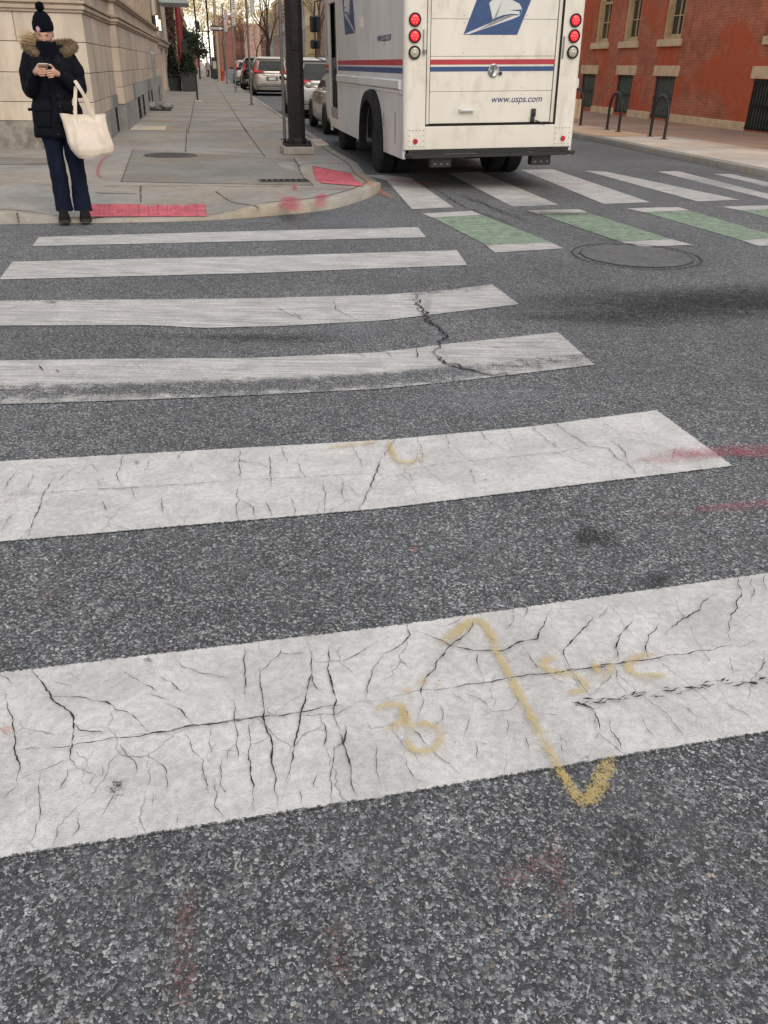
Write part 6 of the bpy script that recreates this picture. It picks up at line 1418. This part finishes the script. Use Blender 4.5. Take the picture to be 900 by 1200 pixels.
fc = g.face([pm_ @ V(.018 * math.cos(2 * PI * k / n) * (1 + .12 * math.cos(4 * PI * k / n)), -.111, .055 + .024 * math.sin(2 * PI * k / n)) for k in range(n)]); badge = g.build('badge', M['patchpink'], hat, fix=False)
g = MB()
for x0, z0, w_, h_ in ((-.004, .052, .007, .030), (.004, .060, .012, .007), (.004, .048, .010, .006)): g.face([pm_ @ V(x0 + a * w_ / 2, -.1125, z0 + b_ * h_ / 2) for a, b_ in ((-1, -1), (1, -1), (1, 1), (-1, 1))])
g.build('badge_mark', M['signwhite'], badge, fix=False)
# --- neck warmer, hair wisps
g = MB(); g.loft([ell(-.004 + dx, dy, z, rx, ry) for z, rx, ry, dx, dy in ((1.45, .145, .13, .01, .01), (1.49, .130, .118, .008, .005), (1.53, .112, .110, .004, -.002), (1.555, .094, .106, 0, -.008), (1.583, .088, .104, 0, -.010), (1.588, .080, .096, 0, -.008), (1.57, .076, .09, 0, -.004))], caps=False); g.jitter(.010, 14, 2); g.build('neck_warmer', M['knit'], PE, smooth=80)
g = MB(); rnd = random.Random(11)
for k in range(150):
    a = rnd.random(); p = V(-.085 + .02 * a, rnd.uniform(-.02, .07), 1.60 + rnd.uniform(-.05, .05)); q = [p]; d = V(-1, rnd.uniform(-.3, .3), rnd.uniform(-.35, .15)).normalized(); L_ = rnd.uniform(.08, .22)
    for i in range(4): d = (d + V(0, rnd.gauss(0, .12), rnd.gauss(.10, .14))).normalized(); q.append(q[-1] + d * L_ / 4)
    g.tube(q, [.0022, .002, .0016, .001, .0004], 3)
for k in range(0):
    p = V(.075 + rnd.uniform(0, .012), rnd.uniform(-.04, .03), 1.66); g.tube([p, p + V(.01, 0, -.05), p + V(.02 + rnd.uniform(0, .02), -.01, -.1)], [.0022, .002, .0008], 3)
g.build('hair', M['hair'], PE, fix=False)
# --- parka
def ring_sup(cx, cy, z, rx, ry, n=36, p=2.6):
    out = []
    for k in range(n):
        a = 2 * PI * k / n; c, s_ = math.cos(a), math.sin(a); out.append((cx + rx * math.copysign(abs(c) ** (2 / p), c), cy + ry * math.copysign(abs(s_) ** (2 / p), s_), z))
    return out
g = MB(); Z = [(.775, .228, .155, -.005), (.79, .236, .162, -.005), (.86, .236, .163, -.003), (.90, .229, .156, -.003), (.93, .235, .162, -.003), (1.02, .229, .160, 0), (1.07, .216, .150, 0), (1.10, .205, .143, 0), (1.13, .213, .150, 0), (1.21, .208, .154, .002), (1.25, .200, .147, .003), (1.28, .206, .154, .003), (1.36, .210, .154, .005), (1.42, .204, .145, .008), (1.455, .182, .130, .01), (1.485, .150, .112, .01), (1.51, .118, .105, .008)]
rings = [ring_sup(cx, .015, z, rx, ry) for z, rx, ry, cx in Z]
fine = []
for a_, b_ in zip(rings, rings[1:]):
    for k in range(3): fine.append([tuple(Vector(p).lerp(Vector(q), k / 3)) for p, q in zip(a_, b_)])
fine.append(rings[-1]); g.loft(fine, caps=False)
inner = [[(p[0] * .93, .015 + (p[1] - .015) * .92, p[2] + .03) for p in rings[0]]]; g.loft([rings[0], inner[0]], caps=False)
def sleeve(pts, rad):
    P_ = catmull([V(*p) for p in pts], .022); n = len(P_); rr_ = []
    for i in range(n):
        t = i / (n - 1) * (len(rad) - 1); j = min(int(t), len(rad) - 2); r = rad[j] + (rad[j + 1] - rad[j]) * (t - j); rr_.append(r * (1 + .05 * math.sin(i * 1.25)))
    g.tube(P_, rr_, 18)
sleeve([(-.140, .02, 1.46), (-.188, .02, 1.38), (-.214, .02, 1.26), (-.205, -.02, 1.175), (-.190, -.10, 1.20), (-.162, -.19, 1.29), (-.145, -.225, 1.325)], [.080, .080, .072, .070, .066, .053, .044])
sleeve([(.160, .02, 1.46), (.208, .02, 1.38), (.232, .02, 1.27), (.226, -.02, 1.185), (.190, -.10, 1.215), (.113, -.19, 1.285), (.075, -.225, 1.315)], [.080, .080, .073, .071, .068, .056, .046])
g.jitter(.010, 9, 1); g.jitter(.006, 24, 5); pk = g.build('parka', M['parka'], PE, smooth=80)
g = MB(); g.loft([[(x + .012, y, z) for x, y in ((-.026, 0), (-.022, -.014), (.022, -.014), (.026, 0))] for z, y in ()] or [[(-.014 + a, -.145 + b_, z) for a, b_ in ((-.024, .02), (-.020, -.010), (.026, -.010), (.030, .02))] for z in (.80, .95, 1.1, 1.25, 1.38, 1.46)]); g.jitter(.005, 12, 3); g.build('zip_flap', M['parka'], pk, smooth=40)
for sg in (-1, 1):
    g = MB(); g.box((sg * .135, -.137, .955), (.15, .03, .17), (0, 0, sg * .33), .012); g.box((sg * .135, -.145, 1.03), (.16, .032, .055), (0, 0, sg * .33), .01); g.jitter(.005, 14, 4); g.build('pocket', M['parka'], pk, smooth=50)
g = MB()
for x_, z_ in ((.03, 1.14), (.03, 1.05), (.03, .94), (-.02, .81), (.09, .81), (-.11, 1.03), (.13, 1.03)): g.sphere((x_, -.158 + abs(x_) * .08, z_), (.006, .004, .006), 8, 6)
g.build('snaps', M['hub'], pk)
g = MB(); g.bx(-.262, -.20, -.03, .02, 1.005, 1.03, .006); g.build('side_strap', M['parka'], pk)
for P_, d in ((V(-.147, -.222, 1.322), V(-.118, -.275, 1.345) - V(-.15, -.22, 1.325)), (V(.078, -.222, 1.313), V(.035, -.275, 1.335) - V(.075, -.22, 1.315))):
    g = MB(); d.normalize(); g.tube([P_ - d * .02, P_, P_ + d * .03], [.046, .047, .040], 16); g.build('cuff', M['knit'], pk, smooth=50)
# fur trim of the lowered hood: two bolsters meeting behind the neck
g = MB(); rnd = random.Random(8)
path = [V(-.075, -.075, 1.475), V(-.125, -.055, 1.505), V(-.175, .0, 1.535), V(-.175, .08, 1.555), V(-.10, .15, 1.555), V(.0, .17, 1.55), V(.11, .15, 1.56), V(.205, .085, 1.57), V(.235, .01, 1.55), V(.19, -.055, 1.52), V(.125, -.08, 1.49)]
FP = catmull(path, .012); n = len(FP)
frad = [.026 + .022 * math.sin(PI * i / (n - 1)) ** .5 + .010 * pnoise(V(i * .13, 0, 0)) for i in range(n)]
g.tube(FP, [r * .8 for r in frad], 12)
for k in range(9000):
    i = rnd.randrange(n); p = FP[i]; t_ = (FP[min(i + 1, n - 1)] - FP[max(i - 1, 0)]).normalized(); e = t_.orthogonal().normalized(); f = t_.cross(e); a = rnd.uniform(0, 6.28)
    d = (e * math.cos(a) + f * math.sin(a)); s0 = p + d * frad[i] * .72; dd = (d + t_ * rnd.gauss(0, .4) + V(rnd.gauss(0, .3), rnd.gauss(0, .3), rnd.gauss(-.1, .3))).normalized(); L_ = rnd.uniform(.012, .036); sd = dd.cross(V(rnd.gauss(0, 1), rnd.gauss(0, 1), rnd.gauss(0, 1))).normalized() * .0022
    g.face([s0 + sd, s0 - sd, s0 + dd * L_])
g.build('fur_trim', M['fur'], pk, fix=False)
g = MB(); g.loft([ell(.01, .10, z, rx, ry, 24) for z, rx, ry in ((1.36, .12, .06), (1.42, .16, .085), (1.50, .17, .09), (1.56, .13, .07))]); g.jitter(.01, 10); g.build('hood', M['parka'], pk, smooth=70)
# --- trousers: wide straight legs
g = MB()
for sg, xs in ((-1, [(-.080, .90, .098), (-.085, .78, .100), (-.083, .66, .086), (-.080, .50, .076), (-.080, .34, .078), (-.080, .20, .082), (-.080, .094, .088)]), (1, [(.095, .90, .098), (.098, .78, .100), (.098, .66, .086), (.098, .50, .076), (.099, .34, .078), (.100, .20, .082), (.102, .090, .087)])):
    rings = [ring_sup(x_, .015 - .015 * math.sin((z_ - .09) * 3), z_, r, r * 1.02, 24, 2.2) for x_, z_, r in xs]; fine = []
    for a_, b_ in zip(rings, rings[1:]):
        for k in range(4): fine.append([tuple(Vector(p).lerp(Vector(q), k / 4)) for p, q in zip(a_, b_)])
    fine.append(rings[-1]); fine.append([(x_ * .96 + xs[-1][0] * .04, y * .96, z_ + .02) for x_, y, z_ in rings[-1]]); g.loft(fine, caps=False)
g.jitter(.011, 9, 2); g.jitter(.008, 20, 6); g.build('trousers', M['denim'], PE, smooth=80)
for sg, cx in ((-1, -.083), (1, .104)):
    g = MB(); g.loft([[(cx + sg * .008 + a * w_, y, z_) for a, z_ in ((-.95, .028), (-1, .05), (-.8, .05 + h_ * .7), (-.35, .05 + h_), (.35, .05 + h_), (.8, .05 + h_ * .7), (1, .05), (.95, .028))] for y, w_, h_ in ((-.185, .026, .014), (-.172, .042, .030), (-.135, .053, .046), (-.07, .053, .066), (-.01, .048, .085), (.05, .040, .090), (.085, .032, .085), (.095, .022, .07))]); sh = g.build('shoe', M['shoe'], PE, smooth=60)
    g = MB(); g.loft([[(cx + sg * .008 + a * w_, y, z_) for a, z_ in ((-1, 0), (-1.02, .030), (1.02, .030), (1, 0))] for y, w_ in ((-.190, .030), (-.176, .046), (-.13, .058), (-.05, .057), (.03, .046), (.085, .040), (.104, .026))]); g.build('sole', M['sole'], sh, smooth=40)
# --- held things
PH = empty('phone', PEM @ V(-.060, -.352, 1.378), 'pale cased phone held in both hands of the person', 'phone', rz=R(20.4))
g = MB(); g.box((0, .02, .0), (.082, .135, .0095), (R(-26), 0, R(4)), .004); g.build('case', M['phone'], PH)
g = MB(); g.box((0, .0225, .0052), (.072, .125, .001), (R(-26), 0, R(4))); g.build('screen', M['glass'], PH)
BG = empty('tote_bag', PEM @ V(.245, -.215, .60), 'large natural canvas tote bag hanging from the person’s bent arm'.replace('’s', ''), 'bag', rz=R(20.4 + 6))
g = MB(); rows = [(.05, .13, .05, .05), (.0, .165, .085, .045), (.03, .190, .108, .040), (.08, .205, .118, .028), (.15, .207, .106, .012), (.24, .203, .084, -.002), (.33, .206, .060, -.012), (.40, .212, .046, -.016)]
outer = [ring_sup(cx, 0, z_, rx, ry, 48, 3.2) for z_, rx, ry, cx in rows]; fine = []
for a_, b_ in zip(outer, outer[1:]):
    for k in range(4): fine.append([tuple(Vector(p).lerp(Vector(q), k / 4)) for p, q in zip(a_, b_)])
fine.append(outer[-1]); inn = [[(p[0] * .975 - .0003, p[1] * .88, p[2] - .001) for p in outer[-1]], [(p[0] * .95, p[1] * .82, p[2] - .12) for p in outer[-1]], [(p[0] * .8, p[1] * .7, p[2] - .3) for p in outer[-1]]]
g.loft(fine + inn)
for v in g.bm.verts:   # sagging folds that run down from the handle seams, slanting base
    x, y, z_ = v.co; k = min(1, max(0, (.42 - z_) / .3))
    fold = sum(a_ * math.exp(-((x - cx_ - sl_ * (.42 - z_)) / w_) ** 2) for a_, cx_, sl_, w_ in ((.030, -.10, -.05, .022), (-.024, -.055, .10, .025), (.030, .07, .28, .022), (-.026, .03, .12, .028), (.022, .12, .10, .03), (-.02, -.15, -.02, .03)))
    v.co.y += (-1 if y < 0 else 1) * fold * min(1, k * 1.6) * (1 - .35 * k) ; v.co.z += .20 * max(0, x - .02) * max(0, 1 - z_ / .3) + .03 * max(0, -x) * max(0, 1 - z_ / .3) - .018 * math.cos(x * 8) * (z_ > .35)
g.jitter(.007, 12, 7); g.jitter(.009, 5, 3); bag = g.build('bag_body', M['canvas'], BG, smooth=70)
g = MB()
for x_ in (-.095, .07): g.box((x_ * 1.02, -.066 - .004, .29), (.030, .006, .22), (R(9), 0, 0))
g.jitter(.003, 20); 
def strap(pts, nm, seed):
    q = MB(); P_ = catmull([V(*p) for p in pts], .02); rings = []
    for i, p in enumerate(P_):
        t_ = (P_[min(i + 1, len(P_) - 1)] - P_[max(i - 1, 0)]).normalized(); wv = V(1, 0, 0) - t_ * t_.x; wv = (V(.85, -.5, 0) - t_ * t_.dot(V(.85, -.5, 0))).normalized(); nv = t_.cross(wv); rings.append([p + wv * .016 + nv * .003, p - wv * .016 + nv * .003, p - wv * .016 - nv * .003, p + wv * .016 - nv * .003])
    q.loft(rings); return q.build(nm, M['canvas'], BG)
strap([(-.095, -.060, .20), (-.092, -.052, .40), (-.072, -.02, .52), (-.045, .03, .625), (-.02, .10, .672), (.01, .17, .62), (.05, .13, .50), (.075, .055, .40)], 'handle', 1)
strap([(.072, -.055, .20), (.066, -.050, .40), (.03, -.045, .52), (-.02, -.03, .63), (-.045, .04, .685), (-.05, .13, .66), (-.07, .12, .52), (-.085, .05, .40)], 'handle', 2)
g.bm.free()
g = MB(); g.box((-.205, -.01, .34), (.006, .022, .03), None, .002); g.build('side_tag', M['lintel'], BG)
g = MB(); P_ = [Vector(p) for p in outer[-1]]; g.tube([p + V(0, 0, -.012) for p in P_] + [P_[0] + V(0, 0, -.012)], .004, 5, caps=False); g.jitter(.003, 12); hm = g.build('hem', M['canvas'], BG)

# ================================================================== CAMERA, SKY, LIGHT
cam = bpy.data.cameras.new('camera'); co = bpy.data.objects.new('camera', cam); col.objects.link(co); scene.camera = co
cam.sensor_fit = 'VERTICAL'; cam.sensor_height = 24.0; cam.lens = 24.0 * F / H0; cam.clip_start = .05; cam.clip_end = 3000
Mx = Matrix((RIGHT, UP, -FWD)).transposed().to_4x4(); Mx.translation = EYE; co.matrix_world = Mx
EL = R(40)      # sun: behind the camera and to the right, veiled by cloud
sd = bpy.data.lights.new('sun', 'SUN'); so = bpy.data.objects.new('sun', sd); col.objects.link(so)
sd.energy = 1.4; sd.angle = R(34); sd.color = (1.0, .87, .72)
az = R(150)
dirv = Vector((math.sin(az) * math.cos(EL), math.cos(az) * math.cos(EL), math.sin(EL)))
so.rotation_euler = dirv.to_track_quat('Z', 'Y').to_euler()
w = bpy.data.worlds.new('World'); scene.world = w; w.use_nodes = True; t = w.node_tree; t.nodes.clear()
o = t.nodes.new('ShaderNodeOutputWorld'); bgn = t.nodes.new('ShaderNodeBackground'); sk = t.nodes.new('ShaderNodeTexSky')
sk.sky_type = 'NISHITA'; sk.sun_disc = False; sk.sun_elevation = EL; sk.sun_rotation = az; sk.air_density = 1.0; sk.dust_density = 1.5; sk.ozone_density = 1.0
bgn.inputs[1].default_value = .13
class WT: node_tree = t
q = NT(WT); dirn = q.n('ShaderNodeTexCoord').outputs['Generated']; zz = q.n('ShaderNodeSeparateXYZ', i_0=dirn).outputs[2]
hor = q.math('POWER', q.math('SUBTRACT', 1.0, q.math('MAXIMUM', zz, 0.0)), 5.0)
cl = q.mix(hor, (6.0, 6.3, 6.8, 1), (15.5, 14.2, 11.8, 1)); cn = q.sm(q.noise(dirn, 2.2, 6, .6, .4), .3, .7, .8, 1.2)
cl = q.mix(1.0, cl, q.n('ShaderNodeCombineColor', i_0=cn, i_1=cn, i_2=cn).outputs[0], 'MULTIPLY')
t.links.new(q.mix(.72, sk.outputs[0], cl), bgn.inputs[0]); t.links.new(bgn.outputs[0], o.inputs[0])
scene.view_settings.view_transform = 'Standard'; scene.view_settings.look = 'None'; scene.view_settings.exposure = 0.15; scene.view_settings.gamma = 1.0
scene.render.engine = 'CYCLES'; scene.cycles.use_denoising = True; scene.cycles.max_bounces = 6
